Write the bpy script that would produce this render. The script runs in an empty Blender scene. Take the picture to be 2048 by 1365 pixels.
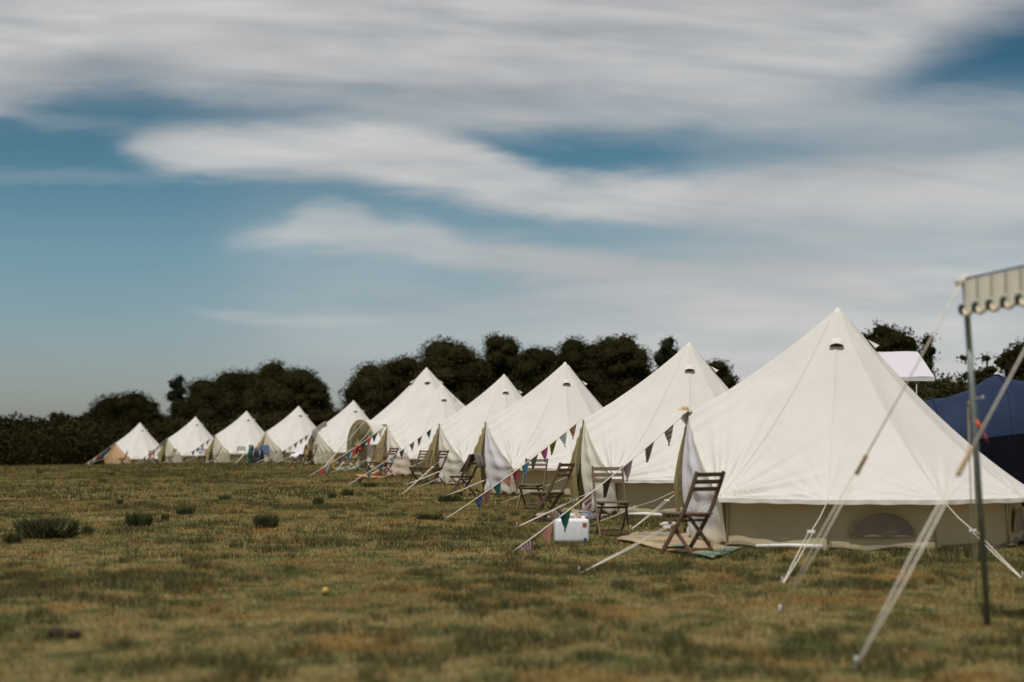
import bpy, math, random
import numpy as np
from mathutils import Vector, Matrix

random.seed(7); rng = np.random.default_rng(11)
scene = bpy.context.scene
COL = scene.collection
R = math.radians

# ------------------------------------------------------------------ camera
F = 2844.0; HOR = 899.0; CZ = 1.2        # focal length in photo pixels, horizon row, eye height
cam_d = bpy.data.cameras.new("camera"); cam = bpy.data.objects.new("camera", cam_d); COL.objects.link(cam)
cam.location = (0, 0, CZ); cam.rotation_euler = (R(90), 0, 0)
cam_d.sensor_width = 36.0; cam_d.lens = F / 2048 * 36.0
cam_d.shift_y = (HOR - 682.5) / 2048
cam_d.clip_start = 0.1; cam_d.clip_end = 5000
cam_d.dof.use_dof = True; cam_d.dof.focus_distance = 25.0; cam_d.dof.aperture_fstop = 1.05
scene.camera = cam
scene.render.resolution_x = 1024; scene.render.resolution_y = 682
scene.view_settings.view_transform = 'Standard'; scene.view_settings.look = 'None'
scene.view_settings.exposure = 0.0; scene.view_settings.gamma = 1.0
scene.render.engine = 'CYCLES'
scene.cycles.use_denoising = True
scene.cycles.max_bounces = 6; scene.cycles.diffuse_bounces = 3; scene.cycles.transparent_max_bounces = 6
scene.cycles.sample_clamp_indirect = 4

SUN_EL, SUN_AZ_X, SUN_AZ_Y = 66.0, -0.42, -0.907     # towards the sun: behind the photographer, slightly left
sun_dir = Vector((SUN_AZ_X * math.cos(R(SUN_EL)), SUN_AZ_Y * math.cos(R(SUN_EL)), math.sin(R(SUN_EL))))
sd = bpy.data.lights.new("sun", 'SUN'); sd.energy = 3.3; sd.angle = R(0.5); sd.color = (1.0, 0.955, 0.89)
so = bpy.data.objects.new("sun", sd); COL.objects.link(so)
so.rotation_euler = (-sun_dir).to_track_quat('-Z', 'Y').to_euler(); so.location = (0, -20, 50)

# ------------------------------------------------------------------ world: Nishita sky and streaky cloud
world = bpy.data.worlds.new("World"); scene.world = world; world.use_nodes = True
wt = world.node_tree; wt.nodes.clear()

class NB:
    def __init__(s, nt): s.nt = nt
    def n(s, t, **kw):
        nd = s.nt.nodes.new(t)
        for k, v in kw.items(): setattr(nd, k, v)
        return nd
    def link(s, a, b): s.nt.links.new(a, b)
    def put(s, sock, v):
        if isinstance(v, bpy.types.NodeSocket): s.link(v, sock)
        else: sock.default_value = v
    def m(s, op, a, b=None, c=None, clamp=False):
        nd = s.n('ShaderNodeMath', operation=op, use_clamp=clamp)
        s.put(nd.inputs[0], a)
        if b is not None: s.put(nd.inputs[1], b)
        if c is not None: s.put(nd.inputs[2], c)
        return nd.outputs[0]
    def sstep(s, v, a, b):
        nd = s.n('ShaderNodeMapRange', interpolation_type='SMOOTHSTEP')
        s.put(nd.inputs[0], v); nd.inputs[1].default_value = a; nd.inputs[2].default_value = b
        return nd.outputs[0]
    def lin(s, v, a, b, c=0.0, d=1.0):
        nd = s.n('ShaderNodeMapRange')
        s.put(nd.inputs[0], v)
        for i, q in enumerate((a, b, c, d)): nd.inputs[1 + i].default_value = q
        return nd.outputs[0]
    def noise(s, vec, scale, detail=4, rough=0.5, dist=0.0):
        nd = s.n('ShaderNodeTexNoise'); nd.inputs['Scale'].default_value = scale
        nd.inputs['Detail'].default_value = detail; nd.inputs['Roughness'].default_value = rough
        nd.inputs['Distortion'].default_value = dist
        if vec is not None: s.link(vec, nd.inputs['Vector'])
        return nd.outputs['Fac']
    def comb(s, x, y, z=0.0):
        nd = s.n('ShaderNodeCombineXYZ'); s.put(nd.inputs[0], x); s.put(nd.inputs[1], y); s.put(nd.inputs[2], z)
        return nd.outputs[0]
    def mixc(s, f, a, b, mode='MIX'):
        nd = s.n('ShaderNodeMix', data_type='RGBA', blend_type=mode)
        s.put(nd.inputs[0], f)
        for sock, v in ((nd.inputs[6], a), (nd.inputs[7], b)):
            if isinstance(v, bpy.types.NodeSocket): s.link(v, sock)
            else: sock.default_value = (*v[:3], 1.0)
        return nd.outputs[2]
    def ramp(s, f, stops, interp='LINEAR'):
        nd = s.n('ShaderNodeValToRGB'); nd.color_ramp.interpolation = interp
        els = nd.color_ramp.elements
        while len(els) < len(stops): els.new(0.5)
        for e, (p, c) in zip(els, stops): e.position = p; e.color = (*c[:3], 1.0)
        s.put(nd.inputs[0], f); return nd.outputs[0]
    def fcurve(s, v, pts):
        nd = s.n('ShaderNodeFloatCurve'); cu = nd.mapping.curves[0]
        pts = sorted(pts)
        while len(cu.points) < len(pts): cu.points.new(0.5, 0.5)
        for p, (x, y) in zip(cu.points, pts): p.location = (x, y); p.handle_type = 'AUTO'
        nd.mapping.use_clip = True; nd.mapping.update()
        s.put(nd.inputs['Value'], v); return nd.outputs[0]

W = NB(wt)
sky = W.n('ShaderNodeTexSky', sky_type='NISHITA'); sky.sun_disc = False
sky.sun_elevation = R(SUN_EL); sky.sun_rotation = math.atan2(SUN_AZ_X, SUN_AZ_Y)
sky.air_density = 1.0; sky.dust_density = 1.2; sky.ozone_density = 2.0
tc = W.n('ShaderNodeTexCoord'); sp = W.n('ShaderNodeSeparateXYZ'); W.link(tc.outputs['Generated'], sp.inputs[0])
yy = W.m('MAXIMUM', W.m('ABSOLUTE', sp.outputs[1]), 0.05)
U0 = W.m('ADD', W.m('MULTIPLY', W.m('DIVIDE', sp.outputs[0], yy), F / 2048), 0.5)        # 0..1 across the view
V0 = W.m('SUBTRACT', HOR / 1000, W.m('MULTIPLY', W.m('DIVIDE', sp.outputs[2], yy), F / 1000))  # photo rows / 1000
wv = W.comb(W.m('MULTIPLY', U0, 2.2), W.m('MULTIPLY', V0, 5.0), 3.1)
n1 = W.noise(wv, 1.3, 3, 0.5); n2 = W.noise(W.comb(W.m('MULTIPLY', U0, 3.0), W.m('MULTIPLY', V0, 6.0), 9.0), 1.6, 4, 0.55)
n3 = W.noise(W.comb(W.m('MULTIPLY', U0, 9.0), W.m('MULTIPLY', V0, 24.0), 2.0), 1.5, 5, 0.6, 0.5)
U = W.m('ADD', U0, W.m('MULTIPLY', W.m('SUBTRACT', n1, 0.5), 0.05))
V = W.m('ADD', W.m('ADD', V0, W.m('MULTIPLY', W.m('SUBTRACT', n2, 0.5), 0.045)), W.m('MULTIPLY', W.m('SUBTRACT', n3, 0.5), 0.042))
Uc = W.lin(U, 0, 1)
def X(pts): return [(a / 2048, b / 1000) for a, b in pts]
def A(pts): return [(a / 2048, b) for a, b in pts]
layers = [
    # main bank along the top
    dict(bot=X([(0, 180), (90, 158), (170, 132), (260, 126), (400, 158), (600, 185), (800, 205), (900, 218), (1000, 228), (1200, 226), (1550, 228), (1700, 195), (1780, 150), (1880, 85), (2048, 20)]),
         top=None, amp=A([(0, .95), (300, 1), (900, 1), (1500, .92), (1750, .8), (2048, .85)]), sb=.10, st=.03),
    dict(top=X([(0, 100), (2048, 110)]), bot=X([(0, 215), (120, 195), (400, 200), (700, 205), (2048, 210)]),
         amp=A([(0, .5), (120, .5), (350, .55), (700, .45), (1000, .2), (2048, .0)]), sb=.05, st=.06),
    dict(top=X([(0, 180), (2048, 190)]), bot=X([(0, 262), (900, 268), (1300, 278), (1700, 270), (2048, 262)]),
         amp=A([(0, .10), (500, .10), (720, .28), (1000, .5), (1400, .5), (1750, .38), (2048, .30)]), sb=.05, st=.05),
    # long streak that sweeps down to the right
    dict(top=X([(0, 285), (230, 288), (330, 250), (480, 240), (600, 236), (740, 236), (860, 256), (960, 290), (1040, 325), (1120, 342), (1300, 348), (1500, 352), (1700, 330), (2048, 300)]),
         bot=X([(0, 300), (230, 312), (350, 345), (600, 345), (760, 370), (900, 398), (1000, 418), (1100, 432), (1300, 446), (1500, 442), (1700, 425), (2048, 420)]),
         amp=A([(0, 0), (200, .0), (250, .3), (350, .8), (560, .95), (900, 1), (1200, 1), (1450, .85), (1700, .55), (2048, .6)]), sb=.035, st=.035),
    dict(top=X([(0, 470), (430, 468), (560, 452), (620, 416), (700, 410), (760, 432), (830, 440), (930, 470), (1050, 478), (1200, 500), (1500, 520), (2048, 560)]),
         bot=X([(0, 480), (430, 492), (650, 495), (800, 512), (950, 540), (1100, 560), (1250, 582), (1500, 620), (2048, 660)]),
         amp=A([(0, 0), (420, .0), (470, .35), (640, .75), (900, .78), (1100, .72), (1400, .5), (2048, .35)]), sb=.03, st=.03),
    dict(top=X([(0, 600), (850, 602), (1000, 594), (1200, 575), (1500, 560), (2048, 560)]),
         bot=X([(0, 610), (850, 612), (1000, 616), (1150, 640), (1500, 690), (2048, 720)]),
         amp=A([(0, 0), (850, .0), (930, .5), (1100, .7), (1500, .5), (2048, .4)]), sb=.04, st=.025),
    dict(top=X([(0, 620), (380, 622), (600, 634), (850, 630), (2048, 620)]), bot=X([(0, 630), (380, 634), (600, 650), (850, 646), (2048, 650)]),
         amp=A([(0, .0), (340, .0), (430, .35), (600, .32), (850, .12), (1200, .0), (2048, 0)]), sb=.016, st=.012),
    dict(top=X([(0, 348), (2048, 350)]), bot=X([(0, 366), (2048, 366)]), amp=A([(0, .25), (250, .20), (420, .05), (600, 0), (2048, 0)]), sb=.02, st=.02),
    dict(top=X([(0, 215), (100, 238), (300, 250), (2048, 252)]), bot=X([(0, 235), (100, 256), (300, 268), (2048, 270)]), amp=A([(0, .6), (60, .35), (250, .2), (400, .1), (600, 0), (2048, 0)]), sb=.02, st=.02),
    # thin veil over the middle and right side
    dict(top=X([(0, 360), (600, 370), (1200, 430), (1500, 300), (2048, 230)]), bot=X([(0, 900), (2048, 900)]),
         amp=A([(0, .0), (350, .0), (600, .22), (900, .30), (1200, .42), (1500, .66), (1800, .72), (2048, .66)]), sb=.2, st=.16),
    dict(top=X([(0, 560), (1000, 560), (2048, 540)]), bot=X([(0, 900), (2048, 900)]),
         amp=A([(0, .04), (600, .12), (1000, .2), (1300, .5), (1800, .62), (2048, .6)]), sb=.2, st=.12),
]
clear = None
for L in layers:
    mk = W.fcurve(Uc, L['amp'])
    if L['bot']:
        b = W.fcurve(Uc, L['bot']); dlt = W.m('SUBTRACT', b, V)
        mk = W.m('MULTIPLY', mk, W.sstep(dlt, -L['sb'] * .8, L['sb'] * .9))
    if L['top']:
        t_ = W.fcurve(Uc, L['top']); dlt = W.m('SUBTRACT', V, t_)
        mk = W.m('MULTIPLY', mk, W.sstep(dlt, -L['st'] * .8, L['st'] * 1.0))
    c = W.m('SUBTRACT', 1.0, mk)
    clear = c if clear is None else W.m('MULTIPLY', clear, c)
dens = W.m('SUBTRACT', 1.0, clear)
# streaky inner structure
st = W.noise(W.comb(W.m('MULTIPLY', U0, 2.6), W.m('ADD', W.m('MULTIPLY', V0, 9.0), W.m('MULTIPLY', U0, -1.2)), 1.0), 1.5, 5, 0.52, 0.4)
st2 = W.noise(W.comb(W.m('MULTIPLY', U0, 1.6), W.m('MULTIPLY', V0, 3.4), 5.0), 1.7, 3, 0.5, 0.5)
dens = W.m('MULTIPLY', dens, W.m('MULTIPLY', W.lin(st, 0.22, 0.60, 0.55, 1.0), W.lin(V0, -.8, -.1, .62, 1.0)), clamp=True)  # unseen cloud overhead is thinned to hold down the ambient light
ccol = W.mixc(W.sstep(st2, 0.3, 0.7), (0.48, 0.48, 0.485), (0.65, 0.635, 0.62))
# clear sky from the sky texture, graded by height above the horizon
grade = W.ramp(W.lin(V0, 0.0, 0.9), [(0.0, (.14, .34, .38)), (0.28, (.30, .54, .53)), (0.55, (.58, .74, .70)), (0.8, (.68, .71, .74)), (1.0, (.72, .71, .75))])
S = 0.1
skyc = W.mixc(1.0, sky.outputs[0], grade, 'MULTIPLY')
clc = W.mixc(1.0, ccol, (1 / S, 1 / S, 1 / S), 'MULTIPLY')
outc = W.mixc(dens, skyc, clc)
bg = W.n('ShaderNodeBackground'); bg.inputs[1].default_value = S; W.link(outc, bg.inputs[0])
wo = W.n('ShaderNodeOutputWorld'); W.link(bg.outputs[0], wo.inputs[0])

# ------------------------------------------------------------------ helpers
def tag(o, label=None, cat=None, group=None, kind=None):
    if label: o['label'] = label
    if cat: o['category'] = cat
    if group: o['group'] = group
    if kind: o['kind'] = kind
    return o
def empty(name, loc, rz=0, **kw):
    o = bpy.data.objects.new(name, None); COL.objects.link(o); o.location = loc; o.rotation_euler = (0, 0, rz)
    o.empty_display_size = 0.2
    return tag(o, **kw)
def copy_tree(o, parent=None):
    c = o.copy(); COL.objects.link(c)
    if parent is not None: c.parent = parent
    for ch in list(o.children): copy_tree(ch, c)
    return c
class MB:
    def __init__(s): s.v = []; s.f = []; s.mi = []; s.uv = []
    def vert(s, p): s.v.append(tuple(p)); return len(s.v) - 1
    def face(s, idx, mi=0, uv=None): s.f.append(tuple(idx)); s.mi.append(mi); s.uv.append(uv)
    def grid(s, fn, nu, nv, mi=0):
        base = len(s.v)
        for j in range(nv + 1):
            for i in range(nu + 1): s.v.append(tuple(fn(i / nu, j / nv)))
        for j in range(nv):
            for i in range(nu):
                a = base + j * (nu + 1) + i
                s.face((a, a + 1, a + nu + 2, a + nu + 1), mi,
                       [(i / nu, j / nv), ((i + 1) / nu, j / nv), ((i + 1) / nu, (j + 1) / nv), (i / nu, (j + 1) / nv)])
    def box(s, c, size, rot=None, mi=0):
        h = Vector(size) / 2; b = len(s.v)
        for dx, dy, dz in ((-1,-1,-1),(1,-1,-1),(1,1,-1),(-1,1,-1),(-1,-1,1),(1,-1,1),(1,1,1),(-1,1,1)):
            p = Vector((dx * h.x, dy * h.y, dz * h.z))
            if rot is not None: p = rot @ p
            s.v.append(tuple(p + Vector(c)))
        for q in ((0,3,2,1),(4,5,6,7),(0,1,5,4),(1,2,6,5),(2,3,7,6),(3,0,4,7)): s.face([b + k for k in q], mi)
    def tube(s, pts, r, n=6, mi=0, cap=True):
        pts = [Vector(p) for p in pts]; rs = r if isinstance(r, (list, tuple)) else [r] * len(pts)
        rings = []
        for i, p in enumerate(pts):
            t = (pts[min(i + 1, len(pts) - 1)] - pts[max(i - 1, 0)]).normalized()
            up = Vector((0, 0, 1)) if abs(t.z) < 0.9 else Vector((1, 0, 0))
            a = t.cross(up).normalized(); b_ = t.cross(a)
            ring = [s.vert(p + (a * math.cos(2 * math.pi * k / n) + b_ * math.sin(2 * math.pi * k / n)) * rs[i]) for k in range(n)]
            rings.append(ring)
        for r0, r1 in zip(rings, rings[1:]):
            for k in range(n): s.face((r0[k], r0[(k + 1) % n], r1[(k + 1) % n], r1[k]), mi)
        if cap: s.face(rings[0][::-1], mi); s.face(rings[-1], mi)
    def bar(s, pts, w, h, wdir, mi=0):
        """rectangular section bar along pts; w measured along wdir, h across it"""
        pts = [Vector(p) for p in pts]; wd = Vector(wdir).normalized(); rings = []
        for i, p in enumerate(pts):
            t = (pts[min(i + 1, len(pts) - 1)] - pts[max(i - 1, 0)]).normalized()
            hd = t.cross(wd).normalized()
            rings.append([s.vert(p + wd * (a * w / 2) + hd * (b * h / 2)) for a, b in ((-1, -1), (1, -1), (1, 1), (-1, 1))])
        for r0, r1 in zip(rings, rings[1:]):
            for k in range(4): s.face((r0[k], r0[(k + 1) % 4], r1[(k + 1) % 4], r1[k]), mi)
        s.face(rings[0][::-1], mi); s.face(rings[-1], mi)
    def lathe(s, prof, n=24, mi=0, c=(0, 0, 0)):
        rings = []
        for r, z in prof: rings.append([s.vert((c[0] + r * math.cos(2*math.pi*k/n), c[1] + r * math.sin(2*math.pi*k/n), c[2] + z)) for k in range(n)])
        for r0, r1 in zip(rings, rings[1:]):
            for k in range(n): s.face((r0[k], r0[(k+1) % n], r1[(k+1) % n], r1[k]), mi)
    def build(s, name, mats, parent=None, smooth=False, bevel=0):
        me = bpy.data.meshes.new(name); me.from_pydata(s.v, [], s.f)
        if not isinstance(mats, (list, tuple)): mats = [mats]
        for m_ in mats: me.materials.append(m_)
        me.polygons.foreach_set('material_index', s.mi)
        if any(u is not None for u in s.uv):
            ul = me.uv_layers.new(name='UVMap'); k = 0
            for f, u in zip(s.f, s.uv):
                for q in range(len(f)):
                    if u is not None: ul.data[k].uv = u[q]
                    k += 1
        if smooth: me.polygons.foreach_set('use_smooth', [True] * len(me.polygons))
        me.update()
        o = bpy.data.objects.new(name, me); COL.objects.link(o)
        if parent is not None: o.parent = parent
        if bevel:
            bv = o.modifiers.new('bevel', 'BEVEL'); bv.width = bevel; bv.segments = 2; bv.limit_method = 'ANGLE'
        return o
def np_mesh(name, verts, faces, mat, parent=None, attr=None, smooth=False):
    """verts (N,3), faces (M,k) numpy"""
    me = bpy.data.meshes.new(name); k = faces.shape[1]
    me.vertices.add(len(verts)); me.vertices.foreach_set('co', verts.astype(np.float32).ravel())
    me.loops.add(faces.size); me.loops.foreach_set('vertex_index', faces.astype(np.int32).ravel())
    me.polygons.add(len(faces)); me.polygons.foreach_set('loop_start', np.arange(0, faces.size, k, dtype=np.int32))
    me.polygons.foreach_set('loop_total', np.full(len(faces), k, dtype=np.int32))
    if attr:
        for an, av in attr.items():
            a_ = me.attributes.new(an, 'FLOAT', 'POINT'); a_.data.foreach_set('value', av.astype(np.float32))
    me.materials.append(mat); me.update(calc_edges=True)
    if smooth: me.polygons.foreach_set('use_smooth', np.ones(len(faces), dtype=bool))
    o = bpy.data.objects.new(name, me); COL.objects.link(o)
    if parent is not None: o.parent = parent
    return o

# ------------------------------------------------------------------ terrain height
_ky = np.array([0, 14, 20, 26, 33, 40, 46, 57, 67, 77, 84, 92, 99, 110, 130, 160, 250, 380, 520, 640, 900, 1600, 3000], float)
_kz = np.array([-1.19, -1.19, -1.17, -1.11, -1.02, -.94, -.87, -.76, -.69, -.69, -.73, -.80, -.97, -1.6, -3.0, -5.5, -12, -13, -3, 8, 0, -10, -10], float)
def _vn(x, y, seed=0):
    xi = np.floor(x).astype(np.int64); yi = np.floor(y).astype(np.int64); fx = x - xi; fy = y - yi
    fx = fx * fx * (3 - 2 * fx); fy = fy * fy * (3 - 2 * fy)
    def h(a, b):
        n = (a * 374761393 + b * 668265263 + seed * 974634777) & 0xffffffff
        n = ((n ^ (n >> 13)) * 1274126177) & 0xffffffff
        return ((n ^ (n >> 16)) & 0xffff) / 65535.0
    return (h(xi, yi) * (1 - fx) + h(xi + 1, yi) * fx) * (1 - fy) + (h(xi, yi + 1) * (1 - fx) + h(xi + 1, yi + 1) * fx) * fy
def fbm(x, y, seed=0, o=4):
    x = np.asarray(x, float); y = np.asarray(y, float); s = 0; a = .5; t = 0
    for k in range(o): s = s + a * _vn(x * 2 ** k + 17.3 * k, y * 2 ** k - 9.1 * k, seed + k); t += a; a *= .5
    return s / t
def gz(x, y):
    x = np.asarray(x, float); y = np.asarray(y, float)
    z = np.interp(y, _ky, _kz) * .6 + np.interp(y * .97, _ky, _kz) * .2 + np.interp(y * 1.03, _ky, _kz) * .2
    z = z - .015 * np.clip(-x - 10, 0, 40) * np.clip(y / 60, 0, 1)
    far = np.clip((y - 150) / 200, 0, 1)
    z = z + far * (fbm(x / 160, y / 160, 5) - .5) * 7 - far * .02 * np.clip(x + 60, 0, 300)
    near = np.clip(1 - y / 140, 0, 1)
    return z + near * ((fbm(x / 3.1, y / 3.1, 2) - .5) * .09) + CZ
def G(x, y): return float(gz(x, y))
def P(px, py, d): return Vector((d * (px - 1024) / F, d, CZ + d * (HOR - py) / F))
def GP(px, py):
    """first ground point seen at a photo pixel"""
    d = 5.0
    while d < 140:
        p = P(px, py, d)
        if p.z <= G(p.x, p.y): return Vector((p.x, p.y, G(p.x, p.y)))
        d += 0.05
    return P(px, py, 90)
def GD(px, d):
    x = d * (px - 1024) / F
    return Vector((x, d, G(x, d)))

# ------------------------------------------------------------------ materials
def newmat(name):
    m_ = bpy.data.materials.new(name); m_.use_nodes = True; m_.node_tree.nodes.clear()
    b = NB(m_.node_tree); out = b.n('ShaderNodeOutputMaterial'); return m_, b, out
def pbsdf(b, col, rough=.8, metal=0.0, spec=.3):
    p = b.n('ShaderNodeBsdfPrincipled')
    if isinstance(col, bpy.types.NodeSocket): b.link(col, p.inputs['Base Color'])
    else: p.inputs['Base Color'].default_value = (*col, 1)
    p.inputs['Roughness'].default_value = rough; p.inputs['Metallic'].default_value = metal
    p.inputs['Specular IOR Level'].default_value = spec
    return p
def bump(b, p, h, strength=.3, dist=.02):
    bn = b.n('ShaderNodeBump'); bn.inputs['Strength'].default_value = strength; bn.inputs['Distance'].default_value = dist
    b.link(h, bn.inputs['Height']); b.link(bn.outputs[0], p.inputs['Normal']); return bn
def simple(name, col, rough=.7, var=.15, scale=8, metal=0.0, spec=.3, coord='Object', bstr=.1):
    m_, b, out = newmat(name); t = b.n('ShaderNodeTexCoord')
    n_ = b.noise(t.outputs[coord], scale, 4, .6)
    c = b.mixc(b.lin(n_, .3, .7), tuple(k * (1 - var) for k in col), tuple(min(1, k * (1 + var)) for k in col))
    p = pbsdf(b, c, rough, metal, spec)
    if bstr: bump(b, p, n_, bstr, .01)
    b.link(p.outputs[0], out.inputs[0]); return m_
def canvas(name, col, trans=.22, var=.05, tint=None, fold=.5):
    m_, b, out = newmat(name); t = b.n('ShaderNodeTexCoord')
    big = b.noise(t.outputs['Object'], 1.3, 3, .6); sm = b.noise(t.outputs['Object'], 30, 3, .6)
    dirt = b.noise(t.outputs['Object'], 4.5, 5, .7)
    c = b.mixc(b.lin(big, .3, .7), tuple(k * (1 - var) for k in col), tuple(min(.92, k * (1 + var)) for k in col))
    c = b.mixc(b.m('MULTIPLY', b.sstep(dirt, .58, .8), .35), c, tuple(k * .72 for k in col))
    d = b.n('ShaderNodeBsdfDiffuse'); b.link(c, d.inputs[0])
    tr = b.n('ShaderNodeBsdfTranslucent')
    tr.inputs[0].default_value = (*(tint or tuple(k * q for k, q in zip(col, (.95, .86, .62)))), 1)
    bn = b.n('ShaderNodeBump'); bn.inputs['Strength'].default_value = fold; bn.inputs['Distance'].default_value = .02
    h = b.m('ADD', b.m('MULTIPLY', b.noise(t.outputs['Object'], 3.2, 4, .55, .6), 1.0), b.m('MULTIPLY', sm, .12))
    b.link(h, bn.inputs['Height']); b.link(bn.outputs[0], d.inputs['Normal'])
    mx = b.n('ShaderNodeMixShader'); mx.inputs[0].default_value = trans
    b.link(d.outputs[0], mx.inputs[1]); b.link(tr.outputs[0], mx.inputs[2]); b.link(mx.outputs[0], out.inputs[0])
    return m_
M = {}
M['roof'] = canvas('cream_canvas', (.685, .65, .60), .16, .035)
M['seam'] = canvas('canvas_seam', (.60, .57, .52), .08, .04)
M['wall'] = canvas('shade_toned_wall_canvas', (.46, .385, .245), .12, .07)  # same canvas as the roof, eave shade put into a darker khaki
M['flap'] = canvas('khaki_door_canvas', (.50, .41, .20), .30, .07)
M['wing'] = canvas('cream_door_canvas', (.74, .69, .59), .25, .05)
M['door_beige'] = canvas('beige_door_canvas', (.60, .54, .43), .25, .06)
M['orange'] = canvas('orange_door_canvas', (.62, .40, .24), .25, .08)
M['mesh_window'] = canvas('window_mesh', (.26, .20, .17), .15, .25)
M['lilac'] = canvas('lilac_white_curtain', (.80, .77, .82), .35, .05)
M['dark_vent'] = simple('vent_opening', (.03, .028, .02), .9)
M['hem'] = canvas('hem_canvas', (.76, .73, .68), .12, .03)
M['ground_sheet'] = simple('ground_sheet', (.16, .13, .085), .7)  # khaki darkened to paint in the shadow under the wall base
M['steel'] = simple('grey_steel_pole', (.16, .18, .17), .45, .2, 20, .6)
M['rope'] = simple('white_rope', (.66, .60, .50), .85, .12, 60)
M['plastic_slider'] = simple('white_plastic_slider', (.80, .78, .74), .4, .03)
M['peg'] = simple('steel_peg', (.35, .34, .32), .5, .2, 30, .7)
def wood(name, c1, c2, rough=.6):
    m_, b, out = newmat(name); t = b.n('ShaderNodeTexCoord'); mp = b.n('ShaderNodeMapping'); b.link(t.outputs['Object'], mp.inputs[0])
    mp.inputs['Scale'].default_value = (6, 6, 30)
    n_ = b.noise(mp.outputs[0], 3, 5, .6, 1.0); oi = b.n('ShaderNodeObjectInfo')
    c = b.mixc(b.lin(n_, .3, .7), c1, c2); c = b.mixc(b.m('MULTIPLY', oi.outputs['Random'], .5), c, tuple(k * .5 for k in c1))
    p = pbsdf(b, c, rough, 0, .35); bump(b, p, n_, .2, .004); b.link(p.outputs[0], out.inputs[0]); return m_
M['chair_wood'] = wood('weathered_chair_wood', (.105, .065, .036), (.20, .13, .075))
M['slider_wood'] = wood('toggle_wood', (.30, .19, .085), (.48, .33, .17), .5)

def ground_color(b, posxy, tuft=None):
    big = b.noise(posxy, .42, 5, .62, .5); mid = b.noise(posxy, 4.5, 5, .68); fine = b.noise(posxy, 17, 5, .75)
    rust = b.noise(posxy, 1.3, 4, .6, .8); gn = b.noise(posxy, 1.7, 6, .70, .5)
    straw = b.mixc(b.lin(fine, .3, .7), (.14, .105, .036), (.40, .31, .13))
    green = b.mixc(b.lin(fine, .3, .7), (.034, .046, .015), (.115, .13, .045))
    g = b.m('ADD', b.m('MULTIPLY', gn, .6), b.m('MULTIPLY', mid, .4))
    c = b.mixc(b.sstep(g, .47, .58), straw, green)
    c = b.mixc(b.m('MULTIPLY', b.sstep(rust, .50, .62), .62), c, (.26, .135, .04))
    c = b.mixc(b.m('MULTIPLY', b.sstep(big, .36, .60), .35), c, b.mixc(b.lin(mid, .35, .65), (.045, .056, .018), (.16, .14, .05)))
    return c, fine, mid
def ground_mat():
    m_, b, out = newmat('dry_pasture'); g = b.n('ShaderNodeNewGeometry')
    mp = b.n('ShaderNodeMapping'); mp.inputs['Scale'].default_value = (1, .85, 0); b.link(g.outputs['Position'], mp.inputs[0])
    c, fine, mid = ground_color(b, mp.outputs[0])
    sp_ = b.n('ShaderNodeSeparateXYZ'); b.link(g.outputs['Position'], sp_.inputs[0])
    c = b.mixc(b.sstep(sp_.outputs[1], 95, 125), c, (.028, .034, .015))
    p = pbsdf(b, c, .95, 0, .1); bump(b, p, b.m('ADD', fine, b.m('MULTIPLY', mid, 2)), .7, .05)
    b.link(p.outputs[0], out.inputs[0]); return m_
def grass_mat(name='pasture_grass', dark=False):
    m_, b, out = newmat(name); g = b.n('ShaderNodeNewGeometry')
    mp = b.n('ShaderNodeMapping'); mp.inputs['Scale'].default_value = (1, .85, 0); b.link(g.outputs['Position'], mp.inputs[0])
    if dark:
        oi = b.n('ShaderNodeAttribute', attribute_name='shade')
        c = b.mixc(oi.outputs['Fac'], (.038, .046, .017), (.13, .135, .058))
        c = b.mixc(b.sstep(oi.outputs['Fac'], .86, 1.0), c, (.24, .19, .10))
    else:
        c, fine, mid = ground_color(b, mp.outputs[0])
        a1 = b.n('ShaderNodeAttribute', attribute_name='shade'); a2 = b.n('ShaderNodeAttribute', attribute_name='tuft')
        c = b.mixc(b.m('MULTIPLY', a2.outputs['Fac'], .72), c, b.mixc(a1.outputs['Fac'], (.026, .033, .016), (.085, .09, .045)))
        sc = b.lin(a1.outputs['Fac'], 0, 1, .65, 1.5)
        c = b.mixc(1.0, c, b.comb(sc, sc, sc), 'MULTIPLY')
    d = b.n('ShaderNodeBsdfDiffuse'); b.link(c, d.inputs[0]); tr = b.n('ShaderNodeBsdfTranslucent'); b.link(c, tr.inputs[0])
    mx = b.n('ShaderNodeMixShader'); mx.inputs[0].default_value = .3
    b.link(d.outputs[0], mx.inputs[1]); b.link(tr.outputs[0], mx.inputs[2]); b.link(mx.outputs[0], out.inputs[0]); return m_
def leaf_mat(name, c1, c2, c3):
    m_, b, out = newmat(name); g = b.n('ShaderNodeNewGeometry'); oi = b.n('ShaderNodeObjectInfo')
    n_ = b.noise(g.outputs['Position'], .35, 4, .6); at = b.n('ShaderNodeAttribute', attribute_name='shade')
    c = b.mixc(b.lin(n_, .35, .65), c1, c2); c = b.mixc(b.m('MULTIPLY', at.outputs['Fac'], .75), c, c3)  # third colour paints a sunlit tone onto random leaf clumps
    sc = b.lin(oi.outputs['Random'], 0, 1, .75, 1.3); c = b.mixc(1.0, c, b.comb(sc, sc, sc), 'MULTIPLY')
    d = b.n('ShaderNodeBsdfDiffuse'); b.link(c, d.inputs[0]); tr = b.n('ShaderNodeBsdfTranslucent'); b.link(c, tr.inputs[0])
    mx = b.n('ShaderNodeMixShader'); mx.inputs[0].default_value = .15
    b.link(d.outputs[0], mx.inputs[1]); b.link(tr.outputs[0], mx.inputs[2]); b.link(mx.outputs[0], out.inputs[0]); return m_
M['ground'] = ground_mat(); M['grass'] = grass_mat(); M['tussock'] = grass_mat('rush_grass', True)
M['leaf'] = leaf_mat('dark_foliage', (.013, .014, .005), (.025, .024, .009), (.060, .050, .019))
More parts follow.
